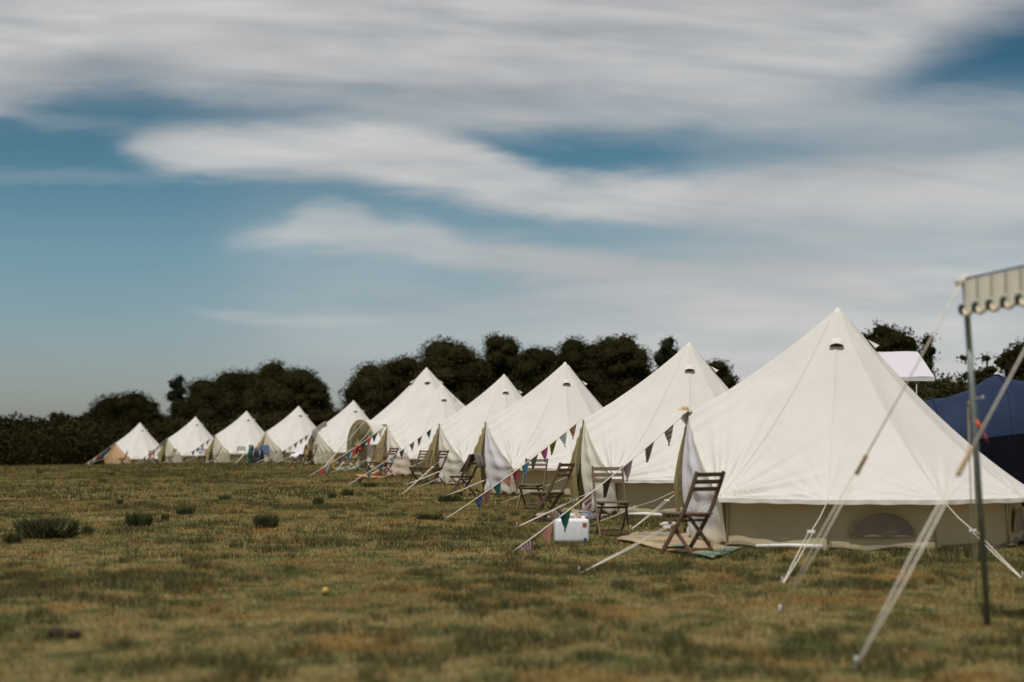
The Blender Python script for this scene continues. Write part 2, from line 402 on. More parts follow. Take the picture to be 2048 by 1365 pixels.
M['leaf_grey'] = leaf_mat('grey_foliage', (.018, .021, .011), (.030, .033, .018), (.055, .055, .030))
M['bark'] = simple('bark', (.045, .036, .026), .9, .3, 3)

# ------------------------------------------------------------------ ground sheet and distant hill
def terrain():
    ys = np.unique(np.concatenate([np.linspace(-40, 4, 10), np.arange(4, 60, .35), np.arange(60, 125, .8), np.arange(125, 300, 6), np.arange(300, 800, 12), np.array([900, 1200, 1700, 2400, 3000.])]))
    xs = np.unique(np.concatenate([-np.geomspace(30, 2400, 40), np.arange(-30, 20, .5), np.geomspace(20, 2400, 40)]))
    Xg, Yg = np.meshgrid(xs, ys); Z = gz(Xg, Yg)
    v = np.stack([Xg.ravel(), Yg.ravel(), Z.ravel()], 1); nx = len(xs); ny = len(ys)
    i, j = np.meshgrid(np.arange(nx - 1), np.arange(ny - 1)); a = (j * nx + i).ravel()
    f = np.stack([a, a + 1, a + nx + 1, a + nx], 1)
    o = np_mesh('ground', v, f, M['ground'], smooth=True); tag(o, 'dry brown and green pasture sloping up to a low crest', kind='structure')
terrain()

# ------------------------------------------------------------------ grass (uncountable)
def near_tent_mask(x, y):
    m_ = np.ones(len(x), bool)
    for t in TENTS: m_ &= ((x - t['c'].x) ** 2 + (y - t['c'].y) ** 2) > (t['R'] * .9) ** 2
    return m_
TENTS = []
def blades(n, ymin, ymax, hmin, hmax, w, wk=0.38, seed=0, power=1.0):
    y = np.sqrt(rng.uniform(ymin ** 2, ymax ** 2, n)); x = rng.uniform(-1, 1, n) * (wk * y + .6)
    k = near_tent_mask(x, y); x = x[k]; y = y[k]; n = len(x)
    tf = .6 * fbm(x / .24, y / .30, 31, 3) + .4 * fbm(x / 1.7, y / 2.2, 61, 3); tuft = np.clip((tf - .565) / .05, 0, 1)
    z = gz(x, y)
    h = rng.uniform(hmin, hmax, n) * (.62 + 1.0 * tuft); ang = rng.uniform(0, 2 * np.pi, n)
    wd = w * rng.uniform(.6, 1.3, n); lean = rng.uniform(.15, .9, n) * h; la = rng.uniform(0, 2 * np.pi, n)
    dx = np.cos(ang) * wd / 2; dy = np.sin(ang) * wd / 2
    v = np.empty((n, 3, 3)); v[:, 0] = np.stack([x - dx, y - dy, z - .01], 1); v[:, 1] = np.stack([x + dx, y + dy, z - .01], 1)
    v[:, 2] = np.stack([x + np.cos(la) * lean, y + np.sin(la) * lean, z + h], 1)
    sh = np.repeat(rng.uniform(0, 1, n), 3); return v.reshape(-1, 3), sh, np.repeat(tuft, 3)
def make_grass():
    parts = [blades(190000, 6, 15, .025, .055, .007), blades(230000, 15, 30, .03, .06, .012), blades(220000, 30, 55, .035, .07, .022),
             blades(160000, 55, 100, .04, .09, .045)]
    v = np.concatenate([p[0] for p in parts]); f = np.arange(len(v)).reshape(-1, 3)
    o = np_mesh('grass', v, f, M['grass'], attr={'shade': np.concatenate([p[1] for p in parts]), 'tuft': np.concatenate([p[2] for p in parts])})
    tag(o, 'short dry and green grass covering the camping field', 'grass', kind='stuff')
def tussock(px, py, w_px, h_px, label, n=260):
    n = n * 2.4
    c = GP(px, py); s = F / c.y; w = w_px / s; h = h_px / s; n = int(n)
    a = rng.uniform(0, 2 * np.pi, n); r = np.sqrt(rng.uniform(0, 1, n)) * w / 2 * .7
    x = np.cos(a) * r; y = np.sin(a) * r * .7
    z = gz(x + c.x, y + c.y) - c.z
    hh = h * rng.uniform(.25, 1.1, n) * (1 - .35 * (r / (w / 2)) ** 2); an = rng.uniform(0, 2 * np.pi, n); wd = min(.012, max(.006, w * .010))
    dx = np.cos(an) * wd; dy = np.sin(an) * wd; ox = x * .38 + rng.normal(0, .05 * w, n); oy = y * .38 + rng.normal(0, .05 * w, n)
    V_ = np.empty((n, 4, 3))
    V_[:, 0] = np.stack([x - dx, y - dy, z - .02], 1); V_[:, 1] = np.stack([x + dx, y + dy, z - .02], 1)
    V_[:, 2] = np.stack([x + ox * .4 + dx * .7, y + oy * .4 + dy * .7, z + hh * .6], 1)
    V_[:, 3] = np.stack([x + ox, y + oy, z + hh], 1)
    b_ = np.arange(n) * 4; f = np.concatenate([np.stack([b_, b_ + 1, b_ + 2], 1), np.stack([b_, b_ + 2, b_ + 3], 1)])
    o = np_mesh('grass_tussock', V_.reshape(-1, 3), f, M['tussock'], attr={'shade': np.repeat(rng.uniform(0, 1, n), 4)})
    o.location = c; tag(o, label, 'grass tussock', 'grass tussocks on the field')

# ------------------------------------------------------------------ bell tents
H0, RE, RW, ZE, HA = 3.0, 2.5, 2.33, .60, R(41)
PK = Vector((1.97, 0, 1.66))
NC = 10
CA = [HA + (2 * math.pi - 2 * HA) * k / (NC - 1) for k in range(NC)]
def seam_pt(a, t, rr=RE, zz=ZE, sag=.33):
    e = Vector((math.cos(a) * rr, math.sin(a) * rr, 0)); r = .035 + (1 - .035) * t
    return Vector((e.x * r, e.y * r, H0 - (H0 - zz) * (t + sag * t * (1 - t))))
def ridge_pt(t):
    r = .04 + .96 * t; return Vector((PK.x * r, 0, H0 - (H0 - PK.z) * (t + .22 * t * (1 - t))))
def folds(p, amp, reach, n, c, ph=0, tight=1.0):
    """radial creases that fan out from a tensioned corner c"""
    d = p - c; rho = d.length
    if rho < 1e-4: return 0
    t = Vector((-c.y, c.x, 0)).normalized(); a = max(-1, min(1, d.dot(t) / rho)); phi = math.acos(a)
    return amp * math.exp(-rho / reach) * min(1, rho / .12) * (math.sin(n * phi + ph) * (.6 + .4 * math.sin(3.1 * phi + ph)) + .45 * math.sin(n * 1.73 * phi + 1.3 + ph))
def roof_fn(k):
    """panel k between corner k and k+1; the two door panels are made separately"""
    a0, a1 = CA[k], CA[k + 1]; c0 = seam_pt(a0, 1); c1 = seam_pt(a1, 1)
    nrm = Vector((math.cos((a0 + a1) / 2), math.sin((a0 + a1) / 2), 1)).normalized()
    def fn(u, v):
        v = 1 - (1 - v) ** 1.35
        p = seam_pt(a0, v).lerp(seam_pt(a1, v), u)
        big0 = 2.4 if k == 0 else 1.0; big1 = 2.4 if k == NC - 2 else 1.0
        q = folds(p, .030 * big0, .42 * (1.5 if big0 > 1 else 1), 22, c0, k * 1.7) + folds(p, .030 * big1, .42 * (1.5 if big1 > 1 else 1), 22, c1, k * .9)
        q += -.03 * math.sin(math.pi * u) * math.sin(math.pi * min(1, v * 1.0)) * v
        q += .006 * math.sin(7 * u + k) * math.sin(9 * v + k * 2)
        return p + nrm * q * min(1, v * 4) * min(1, (1 - v) / .03) * min(1, u / .05, (1 - u) / .05)
    return fn
def door_edge(s, side):
    """curved roof edge from the door peak to the first eave corner"""
    c = seam_pt(CA[0], 1); p = PK.lerp(Vector((c.x, c.y, c.z)), s)
    b_ = math.sin(math.pi * s); p = p + Vector((.04 * b_, -.10 * b_, .02 * b_))
    return Vector((p.x, p.y * side, p.z))
def door_roof_fn(side):
    a = CA[0]; c0 = seam_pt(a, 1); nrm = Vector((.35, .75, .55)).normalized()
    def fn(u, v):
        v = 1 - (1 - v) ** 1.3
        top = ridge_pt(v); s_ = seam_pt(a, v)
        p = top.lerp(s_, u)
        e = door_edge(u, 1) - PK.lerp(c0, u); p = p + e * v ** 6
        fade = min(1, v * 3) * (1 if v < 1 else 1)
        q = folds(p, .085, .75, 24, c0, .6) * min(1, u * 4 + .3)
        q += -.05 * math.sin(math.pi * u) * math.sin(math.pi * v * .9)
        q += .014 * math.exp(-((1 - v) / .28)) * math.sin(u * 34 + 2 * math.sin(5 * u))
        p = p + nrm * q * fade * min(1, (1 - u) / .05)
        return Vector((p.x, p.y * side, p.z))
    return fn
def make_shell(root, far=False):
    n1, n2 = (44, 64)
    m = MB()
    for k in range(NC - 1): m.grid(roof_fn(k), n1, n2)
    m.grid(door_roof_fn(1), n1 + 6, n2); m.grid(lambda u, v: door_roof_fn(-1)(1 - u, v), n1 + 6, n2)
    # seams as narrow raised tapes
    for k in range(NC):
        a = CA[k]
        for off in ((0,) if k in (0, NC - 1) else (0,)):
            ta = Vector((-math.sin(a), math.cos(a), 0)) * .0045; nn = Vector((math.cos(a), math.sin(a), 1)).normalized() * .004
            m.grid(lambda u, v: seam_pt(a, .04 + v * .95) + ta * (2 * u - 1) + nn, 1, 30, 1)
    r_ = m.build('roof', [M['roof'], M['seam']], root, True)
    # hem band below the eave
    m = MB()
    for k in range(NC - 1):
        c0 = seam_pt(CA[k], 1); c1 = seam_pt(CA[k + 1], 1)
        m.grid(lambda u, v: c0.lerp(c1, u) * 1.0 + Vector((0, 0, -.05 * v + .004 * math.sin(u * 19 + k))) + Vector((c0.x + c1.x, c0.y + c1.y, 0)).normalized() * (.004 * math.sin(u * 27 + k) * v), 24, 2)
    m.build('eave_hem', M['hem'], root, True)
    m = MB()
    for k in range(NC - 1):
        a0, a1 = CA[k], CA[k + 1]
        p0 = Vector((math.cos(a0) * RW, math.sin(a0) * RW, 0)); p1 = Vector((math.cos(a1) * RW, math.sin(a1) * RW, 0))
        nn = ((p0 + p1) / 2).normalized()
        m.grid(lambda u, v: p0.lerp(p1, u) + Vector((0, 0, -.05 + v * (ZE + .09))) + nn * (.012 * math.sin(u * 9 + k) * (1 - v) - .03 * math.sin(math.pi * u) * math.sin(math.pi * v) - .05 * v), 16, 6)
        for q in (p0,): m.box(q + Vector((0, 0, ZE / 2 - .02)) + nn * .004, (.022, .022, ZE - .02))
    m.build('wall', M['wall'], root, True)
    # wall windows: half-moon mesh with canvas rim
    for k in (1, 3, 5, 7):
        a0, a1 = CA[k], CA[k + 1]
        p0 = Vector((math.cos(a0) * RW, math.sin(a0) * RW, 0)); p1 = Vector((math.cos(a1) * RW, math.sin(a1) * RW, 0))
        mid = (p0 + p1) / 2; t_ = (p1 - p0).normalized(); nn = mid.normalized()
        def wp(rx, an, off): return mid + t_ * (rx * math.cos(an)) + Vector((0, 0, .17 + rx * .78 * math.sin(an))) + nn * off
        m = MB(); c_ = m.vert(mid + Vector((0, 0, .17)) + nn * .016); prev = None
        for q in range(17):
            v_ = m.vert(wp(.36, math.pi * q / 16, .016))
            if prev is not None: m.face((c_, prev, v_))
            prev = v_
        w_ = m.build('window', M['mesh_window'], root)
        m = MB(); m.tube([wp(.37, math.pi * q / 16, .018) for q in range(17)] , .010, 5); m.build('window_rim', M['flap'], w_, True)
    # roof vents with little hoods
    for q in range(4):
        a = R(73) + q * math.pi / 2
        ctr = seam_pt(a, .155); nn = Vector((math.cos(a), math.sin(a), .8)).normalized(); tt = Vector((-math.sin(a), math.cos(a), 0)); up = nn.cross(tt) * -1
        if up.z < 0: up = -up
        m = MB()
        m.grid(lambda u, v: ctr * 1.0 + tt * ((u - .5) * .19 * (1 - .30 * v)) + up * (-.015 + .15 * v) + nn * (.012 + .065 * (1 - v) * math.sin(math.pi * u) ** .6), 10, 6)
        vv = m.build('vent', M['roof'], root, True)
        m = MB(); cc = m.vert(ctr + nn * .015 - up * .02); prev = None
        for s in range(11):
            u = s / 10; v_ = m.vert(ctr + tt * ((u - .5) * .185) + up * (-.018) + nn * (.012 + .062 * math.sin(math.pi * u) ** .6))
            if prev is not None: m.face((cc, prev, v_))
            prev = v_
        m.build('vent_opening', M['dark_vent'], vv)
    m = MB(); m.tube([(0, 0, -.02), (0, 0, H0 - .02)], .019, 8); m.build('centre_pole', M['steel'], root, True)
    m = MB(); m.lathe([(.0, .075), (.03, .06), (.055, .01), (.10, -.07), (.115, -.13)], 14, c=(0, 0, H0)); m.build('peak_cap', M['hem'], root, True)
    m = MB()
    for s in (1, -1): m.tube([(1.9, s * .95, 0), (1.9, s * .5, .85), (PK.x - .04, s * .03, PK.z - .05)], .013, 6)
    m.build('door_frame', M['steel'], root, True)
    m = MB(); 
    for k in range(NC - 1):
        a0, a1 = CA[k], CA[k + 1]
        p0 = Vector((math.cos(a0) * (RW + .05), math.sin(a0) * (RW + .05), .03)); p1 = Vector((math.cos(a1) * (RW + .05), math.sin(a1) * (RW + .05), .03))
        m.grid(lambda u, v: p0.lerp(p1, u) * (1 - v * .04 + .012 * math.sin(u * 15 + k * 2)) + Vector((0, 0, .02 * math.sin(u * 11 + k) + v * .05)), 14, 2)
    m.build('ground_sheet_edge', M['ground_sheet'], root, True)
def wing(root, side, mat, inner, name, lift=.0, npl=5, amp=.03, xin=.0, rip=0, rim=None):
    """door canvas from the roof edge/corner/foot to the door opening line"""
    foot = Vector((math.cos(HA) * RW, math.sin(HA) * RW, 0)); cor = Vector((math.cos(HA) * (RE - .05), math.sin(HA) * (RE - .05), ZE))
    def outer(t):
        if t < .62: s = t / .62; e = door_edge(s, 1); return e + Vector((-.02, -.01, 0))
        s = (t - .62) / .38; return cor.lerp(foot, s)
    def fn(u, v):
        o = outer(v); top = PK + Vector((-.01, 0, 0)); q = top.lerp(Vector(inner), v ** .9)
        q = q + Vector((.10 * math.sin(math.pi * v), 0, 0))
        p = o.lerp(q, u)
        zf = 1 - v
        a_ = amp * min(1, v * 2) * math.sin(math.pi * min(1, u * 1.3)) ** .5 if u < .77 else amp * min(1, v * 2)
        p = p + Vector((a_ * math.sin(u * npl * 6.28 + v * 1.5 + side), a_ * .4 * math.cos(u * npl * 6.28), 0))
        p.x += .05 * math.sin(math.pi * u) * v
        if rip: p.x += rip * math.sin(v * 34 + 3 * u) * math.sin(math.pi * u) * min(1, v * 1.5)
        p.z = max(p.z, .01 + .03 * (1 + math.sin(u * 19)) * (1 if v > .97 else 0))
        return Vector((p.x + xin * u, p.y * side, p.z + lift * u * v))
    m = MB(); m.grid(fn, 34, 40)
    if rim:
        for q in range(len(m.f)):
            if q % 34 < 5 or q // 34 >= 34: m.mi[q] = 1
    return m.build(name, [mat, rim] if rim else mat, root, True)
def make_tent(kind):
    root = empty('bell_tent', (0, 0, 0))
    make_shell(root)
    if kind == 'open':
        wing(root, 1, M['lilac'], (2.02, .66, 0), 'door_panel', npl=2, amp=.015, rip=.012, rim=M['wing'])
        wing(root, -1, M['flap'], (2.0, .12, .0), 'door_panel', npl=1.5, amp=.03)
        m = MB()
        m.grid(lambda u, v: Vector((1.88 + .05 * v + .03 * math.sin(v * 21 + u * 5) * v + .02 * math.sin(u * 31), -.06 + (u - .1) * 1.12 * (.04 + .96 * v), 1.58 - v * 1.56)), 30, 30)
        m.build('inner_curtain', M['lilac'], root, True)
    elif kind == 'half':
        wing(root, 1, M['door_beige'], (2.16, .24, 0), 'door_panel', npl=4, amp=.03)
        wing(root, -1, M['flap'], (2.3, .30, .0), 'door_panel', npl=2, amp=.03)
        m = MB()
        m.grid(lambda u, v: Vector((1.7 + .03 * math.sin(u * 31), -.7 + u * 1.5 * (.25 + .75 * v) + .12, 1.6 - v * 1.58)), 20, 16)
        m.build('inner_curtain', M['flap'], root, True)
    elif kind == 'closed':
        wing(root, 1, M['orange'], (2.24, .02, 0), 'door_panel', npl=3, amp=.02)
        wing(root, -1, M['orange'], (2.22, .03, .0), 'door_panel', npl=3, amp=.02)
        m = MB(); m.bar([PK + Vector((.03, 0, -.02)), (2.37, 0, .8), (2.29, 0, .01)], .05, .02, (0, 1, 0)); m.build('door_zip', M['flap'], root)
    return root
def rope_part(root, a, b, frac=.45, rad=.0055, slider='plastic', sag=.02, gap=.022, peg=True):
    """guy rope (single above the slider, a doubled loop below) in world coordinates under root"""
    inv = root.matrix_world.inverted(); a = Vector(a); b = Vector(b); s = a.lerp(b, frac)
    side = (b - a).cross(Vector((0, 0, 1))).normalized() * gap
    if side.length < gap * .5: side = Vector((gap, 0, 0))
    m = MB(); mid = a.lerp(s, .5) - Vector((0, 0, sag))
    m.tube([inv @ a, inv @ mid, inv @ s], rad, 5)
    for k in (1, -1): m.tube([inv @ (s + side * k), inv @ (s.lerp(b, .5) + side * k * .8 - Vector((0, 0, sag * .5))), inv @ (b + side * k * .15)], rad, 5)
    o = m.build('guy_rope', M['rope'], root, True)
    m = MB(); d = (b - a).normalized()
    if slider == 'plastic': m.bar([inv @ (s - side * 1.8), inv @ s, inv @ (s + side * 1.8)], .03, .02, (0, 0, 1))
    m.build('slider', M['plastic_slider'], o) if slider == 'plastic' else None
    if slider == 'wood':
        m = MB(); p0 = s - d * .09; p1 = s + d * .10
        m.tube([inv @ p0, inv @ p1], .019, 10); m.build('wooden_slider', M['slider_wood'], o, True, .004)
    if peg:
        m = MB(); up = Vector((0, 0, 1)); bb = b + (a - b).normalized() * 0.0
        m.tube([inv @ (bb + (b - a).normalized() * .02 + up * .07), inv @ (bb - up * .08)], .008, 6); m.build('peg', M['peg'], o, True)
    return o

bpy.context.view_layer.update()
# px/py of apex, distance, door angle from the viewing line, kind, label
SPEC = [
    (1675, 622, 18.6, 69, 'open', 'largest and nearest cream bell tent with a straw hat hung on its door peak'),
    (1378, 690, 25.8, 66, 'open', 'cream bell tent standing directly behind the nearest one, multicoloured bunting on its door peak'),
    (1130, 728, 33.6, 63, 'open', 'cream bell tent whose door is half hidden by a chair draped with a grey towel'),
    (1008, 752, 40.9, 62, 'open', 'cream bell tent with dull striped bunting and a pair of dark chairs at its door'),
    (884, 772, 47.4, 60, 'open', 'cream bell tent in front of the taller arched-door tent, orange mat at its door'),
    (707, 803, 68, 57, 'half', 'cream bell tent with a grey towel thrown over its door peak'),
    (597, 814, 77, 55, 'half', 'cream bell tent with a rucksack and draped jacket heaped at its door'),
    (493, 824, 83.6, 58, 'half', 'cream bell tent with striped towels on the chair left of its door'),
    (391, 835, 92, 56, 'half', 'second bell tent from the far end, next to the orange-doored one'),
    (280, 847, 99, 50, 'closed', 'bell tent at the far end of the row with a closed orange door'),
]
proto = {}
for (px, py, d, th, kind, lab) in SPEC:
    x = d * (px - 1024) / F; c = Vector((x, d, G(x, d) - .01)); apex = P(px, py, d).z
    az = math.atan2(x, d)                      # viewing azimuth
    ang = R(th + 5.5) + az; n_ = Vector((-math.sin(ang), -math.cos(ang), 0)); rz = math.atan2(n_.y, n_.x)
    if kind not in proto: proto[kind] = make_tent(kind); root = proto[kind]
    else:
        root = copy_tree(proto[kind])
        for o in [o for o in root.children if o.name.startswith('guy_rope')]:
            for q in list(o.children): bpy.data.objects.remove(q)
            bpy.data.objects.remove(o)
    root.location = c; root.rotation_euler = (0, 0, rz); sz = (apex - c.z) / (H0 + .03); root.scale = (1, 1, sz)
    tag(root, lab, 'bell tent', 'cream bell tents pitched in a row')
    TENTS.append(dict(c=c, R=RE, root=root, n=n_, rz=rz, sz=sz, d=d, kind=kind))
for i in (1, 3, 4):
    for o in TENTS[i]['root'].children:
        if o.name.startswith('door_panel') and o.data.materials[0] == M['lilac']:
            o.material_slots[0].link = 'OBJECT'; o.material_slots[0].material = M['wing']
bpy.context.view_layer.update()
def tl(t, p): return t['root'].matrix_world @ Vector(p)
for i, t in enumerate(TENTS):
    # guy ropes off the eave corners
    for k in ([0, 1, 2, 3, 4, NC - 1, NC - 2, 7] if i < 6 else [0, 1, 2, NC - 1]):
        a = CA[k]; e = tl(t, seam_pt(a, 1) - Vector((0, 0, .02)))
        aa = a + (.0 if k else -.25)
        out = Vector((math.cos(aa) * (RE + 1.55), math.sin(aa) * (RE + 1.55), 0)); w = tl(t, out); w.z = G(w.x, w.y)
        if i == 0 and k == 0: w = GP(1160, 1148)
        if i == 0 and k == 1: w = GP(1565, 1170)
        if i == 0 and k == 2: w = GP(2044, 1158)
        if i == 1 and k == 1: w = GP(1262, 1060)
        if i == 1 and k == 0: w = GP(1035, 1054)
        rope_part(t['root'], e, w, .42, .006 if i < 3 else .009)

# ------------------------------------------------------------------ the bigger arched-door tent
def big_tent():
    d = 57.0; px, py = 853, 740; x = d * (px - 1024) / F; c = Vector((x, d, G(x, d))); Ht = P(px, py, d).z - c.z
    root = empty('large_bell_tent', c, label='tall cream bell tent with an arched porch, rising behind the shorter tent in front', cat='bell tent')
    RR, ze = 3.3, .95
    rz = math.atan2(-.60, -.80); root.rotation_euler = (0, 0, rz)
    def prof(a, t):
        wid = RR * (1.0 + .06 * math.sin(6 * a)); r = .03 + .97 * t; sh = t ** 6
        z = Ht - (Ht - ze - .3) * (t + .42 * t * (1 - t)) - .3 * t ** 5
        return Vector((math.cos(a) * wid * r, math.sin(a) * wid * r, z))
    m = MB(); m.grid(lambda u, v: prof(2 * math.pi * u, v), 144, 60)
    keep = [i for i, f_ in enumerate(m.f) if not (lambda c_: c_[0] > 1.7 and abs(c_[1]) < .88 and c_[2] < 1.72)(sum((Vector(m.v[q]) for q in f_), Vector()) / 4)]
    m.f = [m.f[i] for i in keep]; m.mi = [m.mi[i] for i in keep]; m.uv = [m.uv[i] for i in keep]
    m.build('roof', M['roof'], root, True)
    m = MB(); m.grid(lambda u, v: Vector((math.cos(R(26) + u * R(308)) * (RR - .15), math.sin(R(26) + u * R(308)) * (RR - .15), (ze + .05) * v - .04)), 60, 4)
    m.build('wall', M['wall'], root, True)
    # arched porch
    def arch(u, r, hx): an = math.pi * u; return Vector((hx, r * math.cos(an), .95 * r / 1.0 * 0 + (.75 + (r * 1.0) * math.sin(an)) if 0 < u < 1 else .75))
    def av(u, v):
        an = math.pi * (u - .12) / .76
        if u < .12: p = Vector((0, 1.05, .85 * u / .12))
        elif u > .88: p = Vector((0, -1.05, .85 * (1 - u) / .12))
        else: p = Vector((0, 1.05 * math.cos(an), .85 + 1.05 * math.sin(an)))
        return Vector((1.6 + v * 1.45, p.y * (1 - .03 * v), p.z))
    m = MB(); m.grid(av, 48, 10); m.build('porch', M['roof'], root, True)
    m = MB(); m.tube([av(k / 48, 1.0) for k in range(49)], .035, 6); m.build('porch_rim', M['flap'], root, True)
    m = MB()
    m.grid(lambda u, v: Vector((2.82 + .04 * math.sin(u * 20), -1.0 + .55 * u, (.05 + (.85 + 1.0 * math.sqrt(max(0, 1 - (1 - .55 * u) ** 2))) * v))), 16, 10)
    m.build('door_panel', M['flap'], root, True)
    m = MB(); m.grid(lambda u, v: Vector((2.5 + .04 * math.sin(u * 20), -.45 + 1.42 * u, (.05 + (.85 + 1.0 * math.sqrt(max(0, 1 - (1.42 * u - .45) ** 2))) * v))), 16, 10)
    m.build('door_panel', M['wing'], root, True)
    for q in range(4):
        a = R(60) + q * math.pi / 2; ctr = prof(a, .15); nn = Vector((math.cos(a), math.sin(a), .8)).normalized(); tt = Vector((-math.sin(a), math.cos(a), 0)); up = Vector((0, 0, 1)) - nn * nn.z
        m = MB(); m.grid(lambda u, v: ctr + tt * ((u - .5) * .32 * (1 - .6 * v)) + up.normalized() * (-.02 + .2 * v) + nn * (.02 + .07 * (1 - v) * math.sin(math.pi * u)), 8, 5)
        vv = m.build('vent', M['roof'], root, True)
        m = MB(); m.box(ctr + nn * .045 - up.normalized() * .03, (.12, .12, .05)); m.build('vent_opening', M['dark_vent'], vv)
    m = MB(); m.tube([(0, 0, 0), (0, 0, Ht)], .03, 8); m.build('centre_pole', M['steel'], root, True)
    m = MB(); m.lathe([(0, .1), (.05, .06), (.10, -.06), (.14, -.2)], 12, c=(0, 0, Ht)); m.build('peak_cap', M['hem'], root, True)
    bpy.context.view_layer.update()
    for pp, (qx, qy) in (((3.0, 1.0, 1.75), (672, 938)), ((3.0, .3, 1.9), (640, 937)), ((2.6, 2.1, .9), (690, 940))):
        a = root.matrix_world @ Vector(pp); rope_part(root, a, GD(qx, 52), .5, .010)
    TENTS.append(dict(c=c, R=RR, root=root, n=None))
big_tent()

make_grass()

# ------------------------------------------------------------------ grass tussocks
TUS = [(95, 1078, 130, 45, 'broad dark clump of rush grass near the left edge of the field', 900), (278, 1054, 58, 32, 'rounded dark grass tussock, just right of the broadest one', 420),
       (532, 1056, 52, 30, 'lone rounded grass tussock in the middle of the field', 420), (330, 1042, 18, 16, 'small tuft close beside the rounded dark tussock', 120),
       (637, 1010, 26, 17, 'dark tuft in the row of three small tufts left of the ropes', 160), (664, 997, 18, 14, 'middle tuft of the row of three small tufts left of the ropes', 120),
       (695, 992, 26, 16, 'tuft of the small row standing closest to the rope pegs', 160), (240, 1010, 16, 14, 'little upright tuft far from the tents', 90),
       (175, 1070, 28, 20, 'low tuft between the broad dark clump and the rounded tussock', 160), (25, 1088, 40, 26, 'dark grass tuft at the very left of the field', 200),
       (372, 1030, 40, 18, 'flat tuft right of the rounded dark tussock', 160), (900, 1004, 52, 16, 'green tuft under the chair draped with the grey towel', 260),
       (740, 975, 30, 12, 'green tuft beneath the dangling mauve pennant', 160), (225, 952, 16, 9, 'tuft on the crest below the orange-doored tent', 70),
       (80, 948, 14, 9, 'tuft on the crest at the left', 70), (860, 1040, 60, 14, 'wide low tuft in front of the bunting rope peg', 260),
       (205, 965, 18, 10, 'small tuft below the far end of the tent row', 70), (450, 1000, 30, 11, 'low tuft in the dry centre of the field', 120)]
for a in TUS: tussock(*a[:4], a[4], a[5])

# ------------------------------------------------------------------ folding chairs
def make_chair():
    root = empty('folding_chair', (0, 0, 0)); w = M['chair_wood']
    prof = [(-.34, .93), (-.285, .80), (-.22, .66), (-.14, .50), (-.03, .34), (.10, .17), (.24, 0)]
    for s in (1, -1):
        m = MB(); m.bar([(x, s * .205, z) for x, z in prof], .024, .046, (0, 1, 0)); m.build('leg', w, root, bevel=.004)
        m = MB(); m.bar([(.20, s * .172, .43), (-.02, s * .172, .22), (-.25, s * .172, 0)], .024, .042, (0, 1, 0)); m.build('leg', w, root, bevel=.004)
    m = MB()
    for k in range(6): m.box((-.15 + k * .074, 0, .455), (.060, .40, .018))
    for s in (1, -1): m.box((.03, s * .155, .430), (.42, .028, .030))
    m.build('seat', w, root, bevel=.003)
    m = MB()
    for x, z in ((-.325, .895), (-.293, .815), (-.258, .735)):
        rot = Matrix.Rotation(R(-22), 3, 'Y'); m.box((x, 0, z), (.016, .386, .048), rot)
    m.build('backrest', w, root, bevel=.003)
    for c_, s_ in (((.185, 0, .068), (.022, .386, .030)), ((-.19, 0, .062), (.022, .32, .030)), ((-.05, 0, .38), (.02, .386, .028))):
        m = MB(); m.box(c_, s_); m.build('stretcher', w, root)
    return root
chair0 = make_chair(); used = [False]
def chair(px, d, fwd, label, py=None, sc=1.0):
    p = GD(px, d); f_ = Vector((fwd[0], fwd[1], 0)).normalized()
    o = chair0 if not used[0] else copy_tree(chair0); used[0] = True
    o.location = p; o.rotation_euler = (0, 0, math.atan2(f_.y, f_.x)); o.scale = (sc, sc, sc)
    tag(o, label, 'folding chair', 'wooden folding chairs outside the tents'); return o
CH = {}
CH[1] = chair(1378, 15.9, (-.60, .80), 'nearest wooden folding chair, seen from behind on the patterned mat')
CH[2] = chair(1224, 19.0, (.12, -1), 'folding chair facing out just right of the white water container')
CH[3] = chair(1098, 22.6, (-.84, .54), 'dark folding chair with its back to the camera, left of the second tent door')
CH[4] = chair(1063, 26.0, (-.30, -.95), 'pale slatted folding chair partly hidden behind the darker one')
CH[5] = chair(926, 31.5, (-.80, .52), 'folding chair with a grey towel slung over its back')
CH[6] = chair(838, 40.0, (-.55, -.83), 'lighter chair of the pair facing out from the fourth tent door')
CH[7] = chair(868, 38.6, (-.86, .50), 'darker chair of the pair at the fourth tent door, side on')
CH[8] = chair(748, 45.4, (-.55, -.83), 'lighter chair standing above the orange mat')
CH[9] = chair(771, 44.2, (-.86, .50), 'dark side-on chair close against the khaki door flap above the orange mat')
CH[10] = chair(703, 52.5, (-.86, .42), 'dark chair with a red cloth over it, in front of the arched porch')
CH[11] = chair(618, 63.8, (-.60, -.80), 'bare dark chair beside the door under the grey towel')
CH[12] = chair(596, 65, (-.50, -.86), 'chair covered by a white blanket')
CH[13] = chair(483, 77, (.25, -.97), 'light chair facing out beside the green folded bag')
CH[14] = chair(430, 79.5, (-.95, -.2), 'dark side-on chair right of the striped towels')
CH[15] = chair(404, 84, (-.2, -.97), 'chair hung with two striped towels')
CH[16] = chair(340, 86.5, (-.8, -.55), 'crossed-leg chair in front of the second tent from the far end')
CH[17] = chair(302, 92, (.05, -1), 'chair with a red and white cloth over its seat')
CH[18] = chair(245, 93, (-.98, -.15), 'farthest chair, side on before the orange door')
CH[19] = chair(531, 74.5, (.3, -.95), 'chair under the blue jacket by the rucksack')

